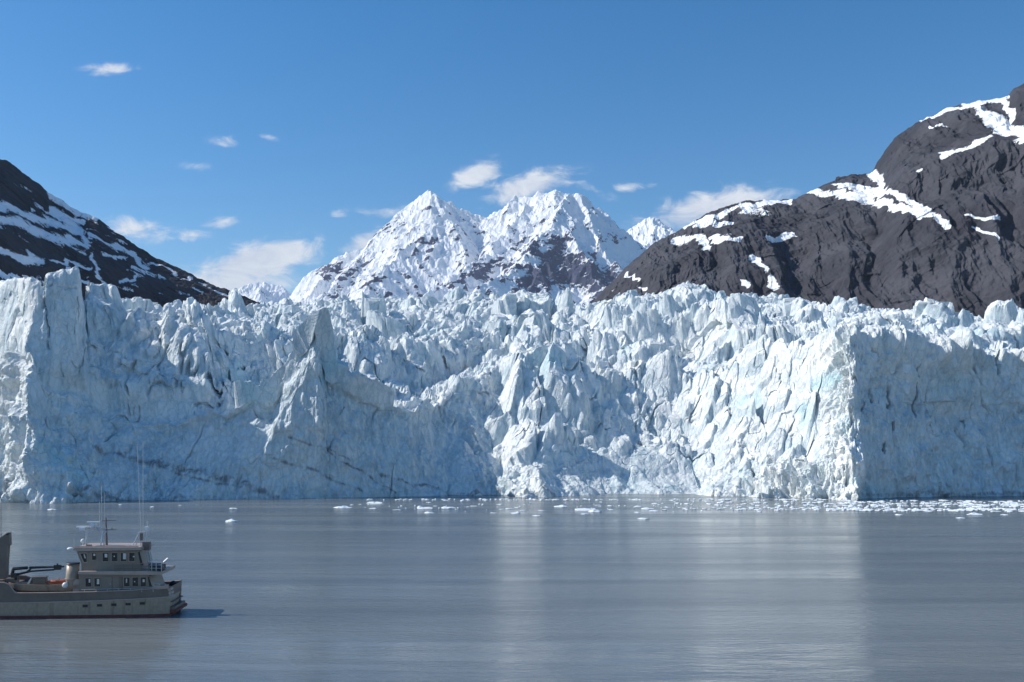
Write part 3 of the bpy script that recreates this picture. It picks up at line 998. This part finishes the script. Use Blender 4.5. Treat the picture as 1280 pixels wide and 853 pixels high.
def bxz(px, py, yo):
    """photo pixel at depth YB + yo -> boat-local x, z"""
    x, y, z = P(px, py, YB + yo)
    return float(x) - ORG.x, float(z)


M = {
    'grey': simple('warm_grey_paint', (0.42, 0.33, 0.28), .38, 0, .1, .8),
    'house': simple('cabin_grey_paint', (0.235, 0.195, 0.16), .42, 0, .08, .9),
    'dark': simple('slate_grey_paint', (0.165, 0.13, 0.11), .5, 0, .1, 1.0),
    'red': simple('antifouling_red', (0.16, 0.035, 0.03), .6, 0, .25, 1.2),
    'black': simple('black_paint', (0.018, 0.02, 0.025), .45, 0, .2, 2),
    'white': simple('white_paint', (0.75, 0.77, 0.78), .4, 0, .05, 2),
    'alu': simple('aluminium', (0.55, 0.56, 0.58), .4, .6, .1, 2),
    'orange': simple('orange_cover', (0.40, 0.08, 0.035), .6, 0, .2, 3),
    'rubber': simple('black_rubber', (0.02, 0.02, 0.022), .7, 0, .2, 3),
}
# hull paint with rust and wear running down in vertical streaks
m, t, b, out = new_mat('hull_paint')
co = t.n('ShaderNodeTexCoord').outputs['Object']
st = t.noise(t.mapping(co, (1.3, 1.3, .12)), 1.0, 5, .6)
fn = t.noise(co, 2.5, 5, .6)
c = t.mix(t.step(fn, .3, .7), (0.30, .235, .18), (.37, .295, .225))
c = t.mix(t.math('MULTIPLY', t.step(st, .52, .68), .55), c, (.11, .075, .055))
t.l(c, b.inputs['Base Color'])
b.inputs['Roughness'].default_value = .4
M['hull'] = m
m, t, b, out = new_mat('dark_glass')
b.inputs['Base Color'].default_value = (.012, .015, .02, 1)
b.inputs['Roughness'].default_value = .06
M['glass'] = m


def YL(d):
    return d * HB / 3.1 - HB


class MB:
    def __init__(self):
        self.bm = bmesh.new()

    def poly(self, pts, y0, y1, px=True, ref=None):
        """polygon given in photo pixels, extruded from local depth y0 to y1 (0 = port side)"""
        if px:
            pts = [bxz(a, b_, y0 if ref is None else ref) for a, b_ in pts]
        f = [self.bm.verts.new((x, YL(y0), z)) for x, z in pts]
        g = [self.bm.verts.new((x, YL(y1), z)) for x, z in pts]
        self.bm.faces.new(f)
        self.bm.faces.new(g[::-1])
        n = len(f)
        for i in range(n):
            self.bm.faces.new((f[i], g[i], g[(i + 1) % n], f[(i + 1) % n]))
        return self

    def rect(self, x0, y0p, x1, y1p, d0, d1, ref=None):
        return self.poly([(x0, y1p), (x1, y1p), (x1, y0p), (x0, y0p)], d0, d1, ref=ref)

    def tube(self, p, q, r, r2=None, n=8):
        """p, q = (px, py, depth)"""
        a = bxz(p[0], p[1], p[2])
        c = bxz(q[0], q[1], q[2])
        A = Vector((a[0], YL(p[2]), a[1]))
        B = Vector((c[0], YL(q[2]), c[1]))
        return self.rod(A, B, r, r2, n)

    def rod(self, A, B, r, r2=None, n=8):
        r2 = r if r2 is None else r2
        d = (B - A)
        zq = d.to_track_quat('Z', 'Y').to_matrix()
        ra, rb = [], []
        for i in range(n):
            an = 2 * math.pi * i / n
            e = zq @ Vector((math.cos(an), math.sin(an), 0))
            ra.append(self.bm.verts.new(A + e * r))
            rb.append(self.bm.verts.new(B + e * r2))
        for i in range(n):
            self.bm.faces.new((ra[i], ra[(i + 1) % n], rb[(i + 1) % n], rb[i]))
        self.bm.faces.new(ra[::-1])
        self.bm.faces.new(rb)
        return self

    def ball(self, p, r, sc=(1, 1, 1)):
        a = bxz(p[0], p[1], p[2])
        mt = Matrix.Translation((a[0], YL(p[2]), a[1])) @ Matrix.Diagonal((*sc, 1))
        bmesh.ops.create_uvsphere(self.bm, u_segments=16, v_segments=10, radius=r, matrix=mt)
        return self

    def bevel(self, w, seg=2):
        bmesh.ops.bevel(self.bm, geom=self.bm.edges[:], offset=w, segments=seg, affect='EDGES', profile=.6)
        return self

    def build(self, name, mat, parent=None, smooth_=False):
        bmesh.ops.recalc_face_normals(self.bm, faces=self.bm.faces[:])
        me = bpy.data.meshes.new(name)
        self.bm.to_mesh(me)
        self.bm.free()
        me.materials.append(M[mat] if isinstance(mat, str) else mat)
        if smooth_:
            for p in me.polygons:
                p.use_smooth = True
        o = bpy.data.objects.new(name, me)
        C.objects.link(o)
        if parent is not None:
            o.parent = parent
        return o


def empty(name, loc=None):
    o = bpy.data.objects.new(name, None)
    o.empty_display_size = .5
    C.objects.link(o)
    o.location = ORG if loc is None else loc
    return o


boat = tag(empty('workboat'), 'grey two-deck workboat with raked wheelhouse, foredeck crane and thin red waterline', 'boat')

# hull: stations along the length, levels from keel to cap rail
stx = [-150, -135, -110, -80, -50, -20, 5, 11, 19, 60, 110, 160, 190, 207]
cap = [708, 710, 714, 719, 723, 726, 727.5, 730, 740.6, 740.8, 740.2, 738.6, 736.8, 735.4]
rub = [740, 741, 744, 747, 750, 752, 753, 753, 753, 752.6, 751.6, 750, 748.8, 748]
hbd = [v * HB / 3.1 for v in (.12, .9, 1.9, 2.6, 2.95, 3.08, 3.1, 3.1, 3.1, 3.1, 3.1, 3.1, 3.0, 2.7)]
hbw = [v * HB / 3.1 for v in (.03, .25, 1.0, 1.8, 2.45, 2.85, 2.95, 2.95, 3.0, 3.0, 3.0, 3.0, 2.9, 2.6)]


def loft(levels, name, mat, closed_end=True, top=False):
    """levels: list of (z list, half-beam list)"""
    b_ = bmesh.new()
    xs = [bxz(p, 760, 0)[0] for p in stx]
    G = {}
    for s in (-1, 1):
        for i, x in enumerate(xs):
            for j, (zs, hb) in enumerate(levels):
                G[s, i, j] = b_.verts.new((x, s * hb[i], zs[i]))
    nl = len(levels)
    for s in (-1, 1):
        for i in range(len(xs) - 1):
            for j in range(nl - 1):
                b_.faces.new((G[s, i, j], G[s, i + 1, j], G[s, i + 1, j + 1], G[s, i, j + 1]))
    for i in ([0, len(xs) - 1] if closed_end else []):
        for j in range(nl - 1):
            b_.faces.new((G[-1, i, j], G[1, i, j], G[1, i, j + 1], G[-1, i, j + 1]))
    if top:
        for i in range(len(xs) - 1):
            b_.faces.new((G[-1, i, nl - 1], G[-1, i + 1, nl - 1], G[1, i + 1, nl - 1], G[1, i, nl - 1]))
            b_.faces.new((G[-1, i, 0], G[-1, i + 1, 0], G[1, i + 1, 0], G[1, i, 0]))
    q = MB()
    q.bm.free()
    q.bm = b_
    return q.build(name, mat, boat)


zf = lambda ys: [bxz(113, y_, 0)[1] for y_ in ys]
n_ = len(stx)
zcap, zrub = zf(cap), zf(rub)
lerp = lambda a, b_, k: [p + (q - p) * k for p, q in zip(a, b_)]
loft([([-1.0] * n_, [h * .6 for h in hbw]), ([0.0] * n_, hbw), ([.30] * n_, lerp(hbw, hbd, .1))], 'bottom_paint', 'red', top=True)
loft([([.303] * n_, lerp(hbw, hbd, .1)), (zrub, lerp(hbw, hbd, .75))], 'hull', 'hull', top=True)
loft([([z + .003 for z in zrub], [h - .06 for h in lerp(hbw, hbd, .75)]), (zcap, [max(.05, h - .04) for h in hbd])], 'bulwark', 'dark')
deckz = [min(z, bxz(113, 744, 0)[1]) if p > 10 else z - .5 for z, p in zip(zcap, stx)]
loft([([z - .1 for z in deckz], [max(.03, h - .12) for h in hbd]), (deckz, [max(.03, h - .12) for h in hbd])], 'deck', 'dark', top=True)
# rub rails and cap rails
for (ys, hb, r_, nm, mt) in ((zrub, lerp(hbw, hbd, .75), .075, 'rub_rail', 'grey'), (zcap, hbd, .06, 'cap_rail', 'grey')):
    for s in (-1, 1):
        q = MB()
        xs = [bxz(p, 760, 0)[0] for p in stx]
        for i in range(n_ - 1):
            q.rod(Vector((xs[i], s * hb[i], ys[i])), Vector((xs[i + 1], s * hb[i + 1], ys[i + 1])), r_)
        q.build(nm, mt, boat)
# lower stern step and swim platform
MB().poly([(206, 768.4), (215, 768.0), (215, 764.5), (206, 764.8)], .5, 5.7, ref=0).build('stern_step', 'red', boat)
pf = MB().rect(207, 753, 214, 754, .8, 5.4).rect(207, 759.5, 215.5, 764, .7, 5.5)
for xx in (222, 226):
    pf.tube((xx, 752, 5.2), (xx, 765, 5.2), .05)
pf.build('swim_platform', 'dark', boat)
MB().tube((226.6, 738.5, 5.2), (226.6, 763, 5.2), .05).tube((225, 742, 4.7), (225, 763, 4.7), .05).tube((226.6, 746, 5.2), (225, 746, 4.7), .03).tube((226.6, 750, 5.2), (225, 750, 4.7), .03).build('boarding_ladder', 'dark', boat)
MB().poly([(187, 738), (189, 732.5), (198, 733.5), (206.5, 731.5), (206.5, 737)], .15, .35).build('stern_bulwark', 'grey', boat)
q = MB().tube((188, 730.4, .3), (204, 731.2, .3), .045)
for xx in (189, 196, 203.5):
    q.tube((xx, 731, .3), (xx, 736, .3), .03)
q.build('stern_rail', 'alu', boat)
for i, (xx, yy_) in enumerate(((208.8, 738), (209.6, 742.5), (209.3, 747))):
    MB().rod(Vector((bxz(xx, yy_, .5)[0], .35 - HB, bxz(xx, yy_, .5)[1])), Vector((bxz(xx, yy_, .5)[0], 1.3 - HB, bxz(xx, yy_, .5)[1])), .2, n=12).build('fender', 'grey', boat)
# portholes
for k in range(5):
    xx = 104.5 + 17.5 * k
    yy_ = 757.8 - .65 * k
    f = MB().rect(xx - 3.5, yy_ - 2, xx + 3.5, yy_ + 2, .04, .3, ref=0).build('porthole', 'dark', boat)
    MB().rect(xx - 2.9, yy_ - 1.4, xx + 2.9, yy_ + 1.4, .02, .06, ref=0).build('pane', 'glass', f)
# lower house
MB().poly([(98, 741.5), (98, 718), (182, 718.5), (190, 741)], .55, 5.65).build('lower_cabin', 'house', boat)
MB().poly([(96, 718), (96, 714.6), (178, 714.6), (197, 716), (199.5, 715), (198.5, 719.4), (184, 719.6)], .12, 6.08).build('upper_deck', 'grey', boat)
MB().poly([(181.8, 722), (183.2, 722), (187, 733.5), (183.5, 733.5)], .53, .6).build('aft_window', 'glass', boat)


def window(x0, y0_, x1, y1_, d, light_rect=None, shape=None):
    pts = shape or [(x0, y1_), (x1, y1_), (x1, y0_), (x0, y0_)]
    cx, cy = (x0 + x1) / 2, (y0_ + y1_) / 2
    big = [(cx + (a - cx) * 1.16, cy + (b_ - cy) * 1.12) for a, b_ in pts]
    f = MB().poly(big, d - .035, d + .02).build('window', 'grey', boat)
    MB().poly(pts, d - .05, d - .03).build('pane', 'glass', f)
    if light_rect:
        MB().rect(*light_rect, d - .06, d - .052).build('light_patch', 'alu', f)  # pale plate painted in for sky light showing through the glass


for a in ((105.5, 723, 112.5, 733.5, .55, (109.5, 724, 111.5, 728.5)), (116.5, 723, 123.5, 733.5, .55, (119.5, 724, 122.5, 730.5)), (152.5, 722.5, 159.5, 733.5, .55, (155, 724, 156.5, 729)),
          (163, 722.5, 169.8, 733.5, .55, (165, 727, 166.5, 728.5)), (173, 722.5, 179.5, 733.5, .55, (175.5, 725, 178, 728.5))):
    window(*a)
d_ = MB().rect(126.5, 721.5, 138, 739.5, .49, .548).build('door', 'house', boat)
MB().rect(135.5, 730, 136.5, 731, .44, .488).build('handle', 'alu', d_)
d_ = MB().rect(146.5, 721.5, 150.5, 739.5, .49, .548).build('door', 'dark', boat)
# wheelhouse
MB().poly([(101.5, 714.5), (101, 704), (95.5, 689.6), (172, 689), (178, 714.5)], 1.0, 5.2).build('wheelhouse', 'house', boat)
window(0, 0, 0, 0, 1.0, (104.5, 693, 106.5, 698), None) if False else None
wf = MB().poly([(103.2, 703.6), (98.2, 691), (108.4, 691), (108.4, 703.6)], .965, 1.02).build('window', 'grey', boat)
MB().poly([(104.2, 702.6), (99.8, 692), (107.6, 692), (107.6, 702.6)], .945, .97).build('pane', 'glass', wf)
MB().poly([(105.0, 698), (103.8, 693), (105.2, 693), (106.6, 698)], .93, .943).build('light_patch', 'alu', wf)  # painted sky light in the raked window
for a in ((114.2, 691.3, 119, 700, 1.0, (115.8, 692.3, 118.2, 695)), (127, 691.3, 134, 702, 1.0, (129.5, 692.5, 132.8, 697)), (138.2, 691.3, 145, 702, 1.0, (140.5, 695, 142, 696.5)),
          (149.2, 691.3, 156, 702, 1.0, (152, 692, 155.6, 699.5)), (159.5, 691.3, 166, 702, 1.0, (164, 695.5, 166.2, 697))):
    window(*a)
MB().poly([(170.2, 690.5), (172.3, 690.5), (176.6, 707), (173.5, 707)], .97, 1.03).build('aft_window', 'glass', boat)
for i in range(4):     # raked front windows of the wheelhouse
    yy0 = 1.25 + i * .98
    x0_, z0_ = bxz(96.3, 691.5, 1.0)
    x1_, z1_ = bxz(100.3, 702, 1.0)
    b_ = bmesh.new()
    vs = [b_.verts.new(v) for v in ((x0_ - .03, YL(yy0), z0_), (x1_ - .03, YL(yy0), z1_), (x1_ - .03, YL(yy0 + .8), z1_), (x0_ - .03, YL(yy0 + .8), z0_))]
    f_ = b_.faces.new(vs)
    bmesh.ops.extrude_face_region(b_, geom=[f_])
    for v in vs:
        v.co.x += .05
    q = MB()
    q.bm.free()
    q.bm = b_
    q.build('front_window', 'glass', boat)
MB().poly([(90.5, 687.5), (91, 685), (94, 684), (171.5, 684.5), (173.5, 686), (173.5, 688.6), (96, 689.3)], .6, 5.6).bevel(.05).build('roof', 'grey', boat)
for d0 in (.8, 5.3):
    MB().tube((95, 683.2, d0), (171, 683.6, d0), .04).build('roof_rail', 'dark', boat)
MB().ball((88.5, 686, 1.6), .26, (1.5, 1, .8)).build('floodlight', 'white', boat)
# side rail and stanchions by the wheelhouse
q = MB()
for yy_ in (704.5, 708, 711.5):
    q.tube((141, yy_, .25), (184, yy_ + .5, .25), .03)
for xx in (141, 152, 163, 173.5, 182.5):
    q.tube((xx, 704.5, .25), (xx, 715, .25), .035)
q.build('side_rail', 'dark', boat)
for d0 in (.25, 5.9):
    q = MB()
    for yy_ in (703, 707, 711):
        q.tube((184, yy_, d0), (198.5 + d0 * 1.6, yy_ + .3, d0), .03)
    for xx in (186, 191.5, 198):
        q.tube((xx + d0 * 1.6, 703, d0), (xx + d0 * 1.6, 716.5, d0), .035)
    q.build('upper_rail', 'alu', boat)
MB().rect(184.5, 708.5, 200, 714.5, .9, 2.2).rect(183, 705.8, 196, 707.6, 1.2, 2.4).bevel(.05).build('deck_locker', 'black', boat)
MB().rod(Vector((bxz(203.5, 711, 4)[0], YL(4), bxz(203.5, 716, 4)[1])), Vector((bxz(203.5, 711, 4)[0], YL(4), bxz(203.5, 705.5, 4)[1])), .38, n=14).build('liferaft_canister', 'black', boat)
MB().tube((206.5, 703.5, 5.4), (212.3, 698.6, 5.6), .17, .2, 10).build('davit_horn', 'white', boat)
# lower walkway rail
q = MB().tube((100, 737.2, .12), (188, 735.6, .12), .03)
for xx in range(104, 190, 14):
    q.tube((xx, 737.2 - (xx - 100) * .018, .12), (xx, 741, .12), .03)
q.build('walkway_rail', 'alu', boat)
# funnel
q = MB()
x_, z_ = bxz(91, 722.5, 1.6)
x2_, z2_ = bxz(91, 704.5, 1.6)
q.rod(Vector((x_, YL(1.6), 0 + bxz(91, 741, 1.6)[1])), Vector((x_, YL(1.6), z2_)), .72, .72, 32)
fun = q.build('funnel', 'hull', boat, True)
for p in fun.data.polygons:
    p.use_smooth = len(p.vertices) == 4
MB().rod(Vector((x_, YL(1.6), z2_ + .003)), Vector((x_, YL(1.6), z2_ + .14)), .8, .72, 32).build('funnel_cap', 'black', fun)
MB().rod(Vector((x_, YL(1.6), z_ - .05)), Vector((x_, YL(1.6), z_ + .05)), .8, .8, 32).build('collar', 'grey', fun)
MB().poly([(88, 741), (90, 729), (94, 724), (99, 724), (99, 741)], .9, 1.0).build('splash_panel', 'grey', boat)

# masts, radar and aerials
mast = MB().tube((134.5, 685, 3.1), (133.6, 647, 3.1), .16, .07).build('mast', 'dark', boat)
MB().tube((127, 662.2, 3.1), (147, 662.2, 3.1), .04).tube((128, 650.6, 3.1), (146, 650.6, 3.1), .04).tube((134, 655, 2.3), (134, 655, 3.9), .04).tube((141, 662, 3.1), (141, 659.5, 3.1), .05).build('yard', 'dark', mast)
q = MB()
for (x0, y0_, x1, y1_) in ((126.5, 684, 129.5, 662), (131.5, 684, 127.5, 662), (127, 678, 131, 674), (128, 672, 130, 668), (130.5, 668, 134, 664), (118, 657, 126, 666)):
    q.tube((x0, y0_, 2.7), (x1, y1_, 2.9), .075)
q.tube((108, 658.8, 2.8), (134, 661, 3.0), .1).tube((112, 661, 2.8), (134, 663.5, 3.0), .05)
q.build('mast_arm', 'alu', boat)
MB().tube((109.4, 685, 2.8), (109.4, 659, 2.8), .1).build('radar_post', 'alu', boat)
r_ = MB().rect(96.5, 657.6, 112, 659.6, 2.6, 2.95).rect(100, 659.6, 107, 663, 2.4, 3.1).bevel(.03).build('radar_scanner', 'white', boat)
r_ = MB().rect(109.3, 652, 124.7, 653.8, 2.6, 2.95).tube((117, 654, 2.8), (117, 659, 2.8), .2, .26).rect(113, 655, 121, 656.4, 2.6, 3.0).build('radar_scanner', 'white', boat)
MB().ball((104.6, 676, 2.4), .25).tube((104.6, 678, 2.4), (104.6, 685, 2.4), .05).build('searchlight', 'white', boat)
MB().rect(108, 681, 113.5, 685, 2.0, 2.5).build('roof_box', 'dark', boat)
for (x0, y0_, x1, y1_, rr) in ((128.2, 662, 128.2, 606, .035), (131.7, 650, 131.7, 615.5, .035), (125.8, 658, 125.4, 626.5, .03), (94.5, 684, 94.5, 672, .02), (176, 665, 171.6, 555, .032), (178.6, 684, 178.9, 552, .035)):
    MB().tube((x0, y0_, 3.0), (x1, y1_, 3.0), rr, rr * .8, 6).build('whip_aerial', 'alu', boat)
q = MB()
for (x0, y0_, x1, y1_) in ((165, 684, 174, 666), (169, 684, 175, 668), (176, 684, 176, 664.5), (172, 666, 181, 664.8), (170, 675, 176, 674), (178, 684, 178.5, 665)):
    q.tube((x0, y0_, 2.9), (x1, y1_, 2.9), .06)
q.build('aerial_frame', 'alu', boat)
MB().rect(174.5, 667, 177.5, 676, 2.6, 2.9).rect(176.5, 678, 185.5, 688, 1.9, 2.6).build('equipment_box', 'dark', boat)
MB().rect(180.2, 658.8, 184.8, 664.3, 2.6, 3.0).bevel(.03).build('lantern_box', 'white', boat)
q = MB().tube((182.6, 664.3, 2.8), (184, 684, 2.8), .05).tube((184, 654.5, 2.8), (184, 658.8, 2.8), .05).tube((184, 684, 2.4), (189, 706, 2.0), .05).tube((181, 684, 2.4), (186.5, 714, 2.0), .05).tube((184, 651.5, 2.8), (184, 654.5, 2.8), .1)
for k in range(6):
    q.tube((181.8 + k * .8, 688 + k * 4, 2.35), (185 + k * .8, 688 + k * 4, 2.35), .03)
q.build('lantern_pole', 'alu', boat)

# forward gantry
g = MB().poly([(-2, 732), (1, 700), (2.2, 678), (4, 671.5), (9, 668.5), (13, 665.2), (15.4, 665.4), (16, 680.5), (13.2, 682), (12.2, 705), (12, 732)], 2.7, 3.5).bevel(.05).build('gantry_post', 'dark', boat)
MB().tube((-8, 679, 3.1), (2, 680, 3.1), .1).build('gantry_pin', 'black', g)
MB().tube((12, 667, 2.1), (15, 666, 2.1), .14).build('gantry_fitting', 'black', g)
MB().tube((6.6, 670, 3.1), (6.4, 614, 3.1), .035, .03, 6).build('whip_aerial', 'dark', boat)
MB().rect(10, 722, 20, 729, 1.7, 3.4).rect(-2, 724, 6, 728, 1.2, 2.0).bevel(.04).build('winch', 'dark', boat)
# knuckle crane
cr = MB().tube((20.5, 742, 2.4), (20.5, 716, 2.4), .32, .26, 12).rect(17, 716, 24.5, 724, 2.1, 2.7).build('crane_column', 'black', boat)
MB().tube((18.5, 719, 2.4), (20.5, 710.5, 2.4), .2).tube((20, 710.2, 2.4), (38, 708.9, 2.4), .2, .17).tube((40, 708.9, 2.4), (82, 707.8, 2.4), .15, .1).rect(69, 706, 77, 712, 2.2, 2.6).tube((73, 707, 2.4), (74, 704, 2.4), .1).build('crane_boom', 'black', cr)
MB().tube((24, 717.5, 2.4), (40, 713.6, 2.4), .13).tube((40, 713.4, 2.4), (70, 711.6, 2.4), .1).tube((36, 714.5, 2.4), (42, 710, 2.4), .1).build('crane_ram', 'black', cr)

# tender stowed on the foredeck
ten = tag(empty('tender', ORG + Vector((bxz(55, 741, 2)[0], YL(1.75), bxz(55, 743, 1)[1]))), 'open grey aluminium tender stowed on the foredeck of the workboat', 'dinghy')
tb = bmesh.new()
tx = [9, 13, 18, 26, 40, 60, 85, 99]
tk = [730, 735, 739, 741.5, 742.5, 742.8, 742.8, 742.3]
tg = [727.8, 728.3, 729, 729.4, 729.8, 730.4, 731, 731]
hw = [.08, .4, .65, .85, .95, .95, .95, .9]
R = {}
off = ten.location - ORG
for i in range(8):
    zk, zg_ = bxz(tx[i], tk[i], .9)[1], bxz(tx[i], tg[i], .9)[1]
    x = bxz(tx[i], 735, .9)[0]
    prof = [(0, zk), (-hw[i] * .75, zk + (zg_ - zk) * .35), (-hw[i], zg_), (-hw[i] + .07, zg_), (-hw[i] * .68, zk + (zg_ - zk) * .4), (hw[i] * .68, zk + (zg_ - zk) * .4), (hw[i] - .07 if hw[i] > .1 else .05, zg_), (hw[i], zg_), (hw[i] * .75, zk + (zg_ - zk) * .35)]
    R[i] = [tb.verts.new((x - off.x, y_, z_ - off.z)) for y_, z_ in prof]
for i in range(7):
    for j in range(9):
        tb.faces.new((R[i][j], R[i + 1][j], R[i + 1][(j + 1) % 9], R[i][(j + 1) % 9]))
tb.faces.new(R[0])
tb.faces.new(R[7][::-1])
q = MB()
q.bm.free()
q.bm = tb
q.build('tender_hull', 'hull', ten)


def rel(o, par):
    """parts drawn in boat coordinates, moved to their own thing's base"""
    d = par.location - ORG
    o.data.transform(Matrix.Translation(-d))
    o.parent = par


o = MB().poly([(35, 729.5), (39.5, 722), (41, 722), (38, 729.5)], 1.1, 2.4).build('windscreen', 'alu')
rel(o, ten)
o = MB().poly([(42, 729.5), (44, 722), (57, 721.5), (58, 729.5)], 1.3, 2.2).bevel(.05).build('console', 'dark')
rel(o, ten)
o = MB().rect(40, 720.8, 58, 721.4, 1.2, 2.3).tube((58, 721, 1.4), (58, 730, 1.4), .03).tube((41, 721, 1.4), (41, 730, 1.4), .03).build('frame', 'dark')
rel(o, ten)
kay = tag(empty('kayak', ORG + Vector((bxz(74, 729, 1.5)[0], YL(1.5), bxz(74, 729.4, 1.5)[1]))), 'small orange-red kayak lying across the stowed tender beside the funnel', 'kayak')
kb = MB()
kx = [59, 61.5, 66, 72, 78, 83, 86]
kr = [.05, .17, .26, .3, .28, .2, .05]
x_prev = None
ring = []
for i in range(7):
    cx, cz = bxz(kx[i], 727.2 - .35 * i * .6, 1.5)
    ring.append([kb.bm.verts.new((cx, YL(1.5) + kr[i] * 1.2 * math.cos(a * math.pi / 5), cz + kr[i] * .85 * math.sin(a * math.pi / 5))) for a in range(10)])
for i in range(6):
    for j in range(10):
        kb.bm.faces.new((ring[i][j], ring[i + 1][j], ring[i + 1][(j + 1) % 10], ring[i][(j + 1) % 10]))
kb.bm.faces.new(ring[0])
kb.bm.faces.new(ring[6][::-1])
o = kb.build('kayak_hull', 'orange', None, True)
rel(o, kay)
cx, cz = bxz(71, 725, 1.5)
o = MB().rod(Vector((cx - .35, YL(1.5), cz - .02)), Vector((cx + .35, YL(1.5), cz + .0)), .2, .2, 12).build('cockpit_rim', 'dark')
rel(o, kay)
by = tag(empty('buoy', ORG + Vector((bxz(81.2, 735, .75)[0], YL(.75), bxz(81.2, 735, .75)[1]))), 'round white buoy hanging over the side of the stowed tender by the funnel', 'buoy')
o = MB().ball((81.2, 731.3, .75), .34).build('float', 'white', None, True)
rel(o, by)
o = MB().tube((81.2, 728, .75), (81.2, 726.4, .8), .06).build('eye', 'dark')
rel(o, by)
bf = tag(empty('round_fender', ORG + Vector((bxz(217, 733, 4.4)[0], YL(4.4), bxz(217, 733, 4.4)[1]))), 'black ball fender perched on the stern corner of the grey workboat', 'fender')
o = MB().ball((217, 729.8, 4.4), .38, (1.08, 1, .9)).build('float', 'rubber', None, True)
rel(o, bf)
o = MB().tube((217, 733, 4.4), (217, 736, 4.4), .06).build('eye', 'dark')
rel(o, bf)

# the boat lies a few degrees off square to the view
for o in (boat, ten, kay, by, bf):
    rotm = Matrix.Rotation(math.radians(3.5), 4, 'Z')
    o.location = ORG + rotm @ (o.location - ORG)
    o.rotation_euler = (0, 0, math.radians(3.5))

# ------------------------------------------------------------------ thin sea air
hz = bpy.data.materials.new('haze_air')
hz.use_nodes = True
hz.node_tree.nodes.clear()
ho = hz.node_tree.nodes.new('ShaderNodeOutputMaterial')
hv = hz.node_tree.nodes.new('ShaderNodeVolumePrincipled')
hv.inputs['Color'].default_value = (.72, .84, 1.0, 1)
hv.inputs['Density'].default_value = 2.2e-5
hz.node_tree.links.new(hv.outputs[0], ho.inputs['Volume'])
b_ = bmesh.new()
bmesh.ops.create_cube(b_, size=1.0)
for v in b_.verts:
    v.co = (v.co.x * 60000, 13500 + v.co.y * 40000, (v.co.z + .5) * 2301 - 1)
me = bpy.data.meshes.new('haze')
b_.to_mesh(me)
b_.free()
me.materials.append(hz)
o = bpy.data.objects.new('haze', me)
C.objects.link(o)
tag(o, 'faint bluish haze over the bay and the far peaks', 'haze', kind='stuff')
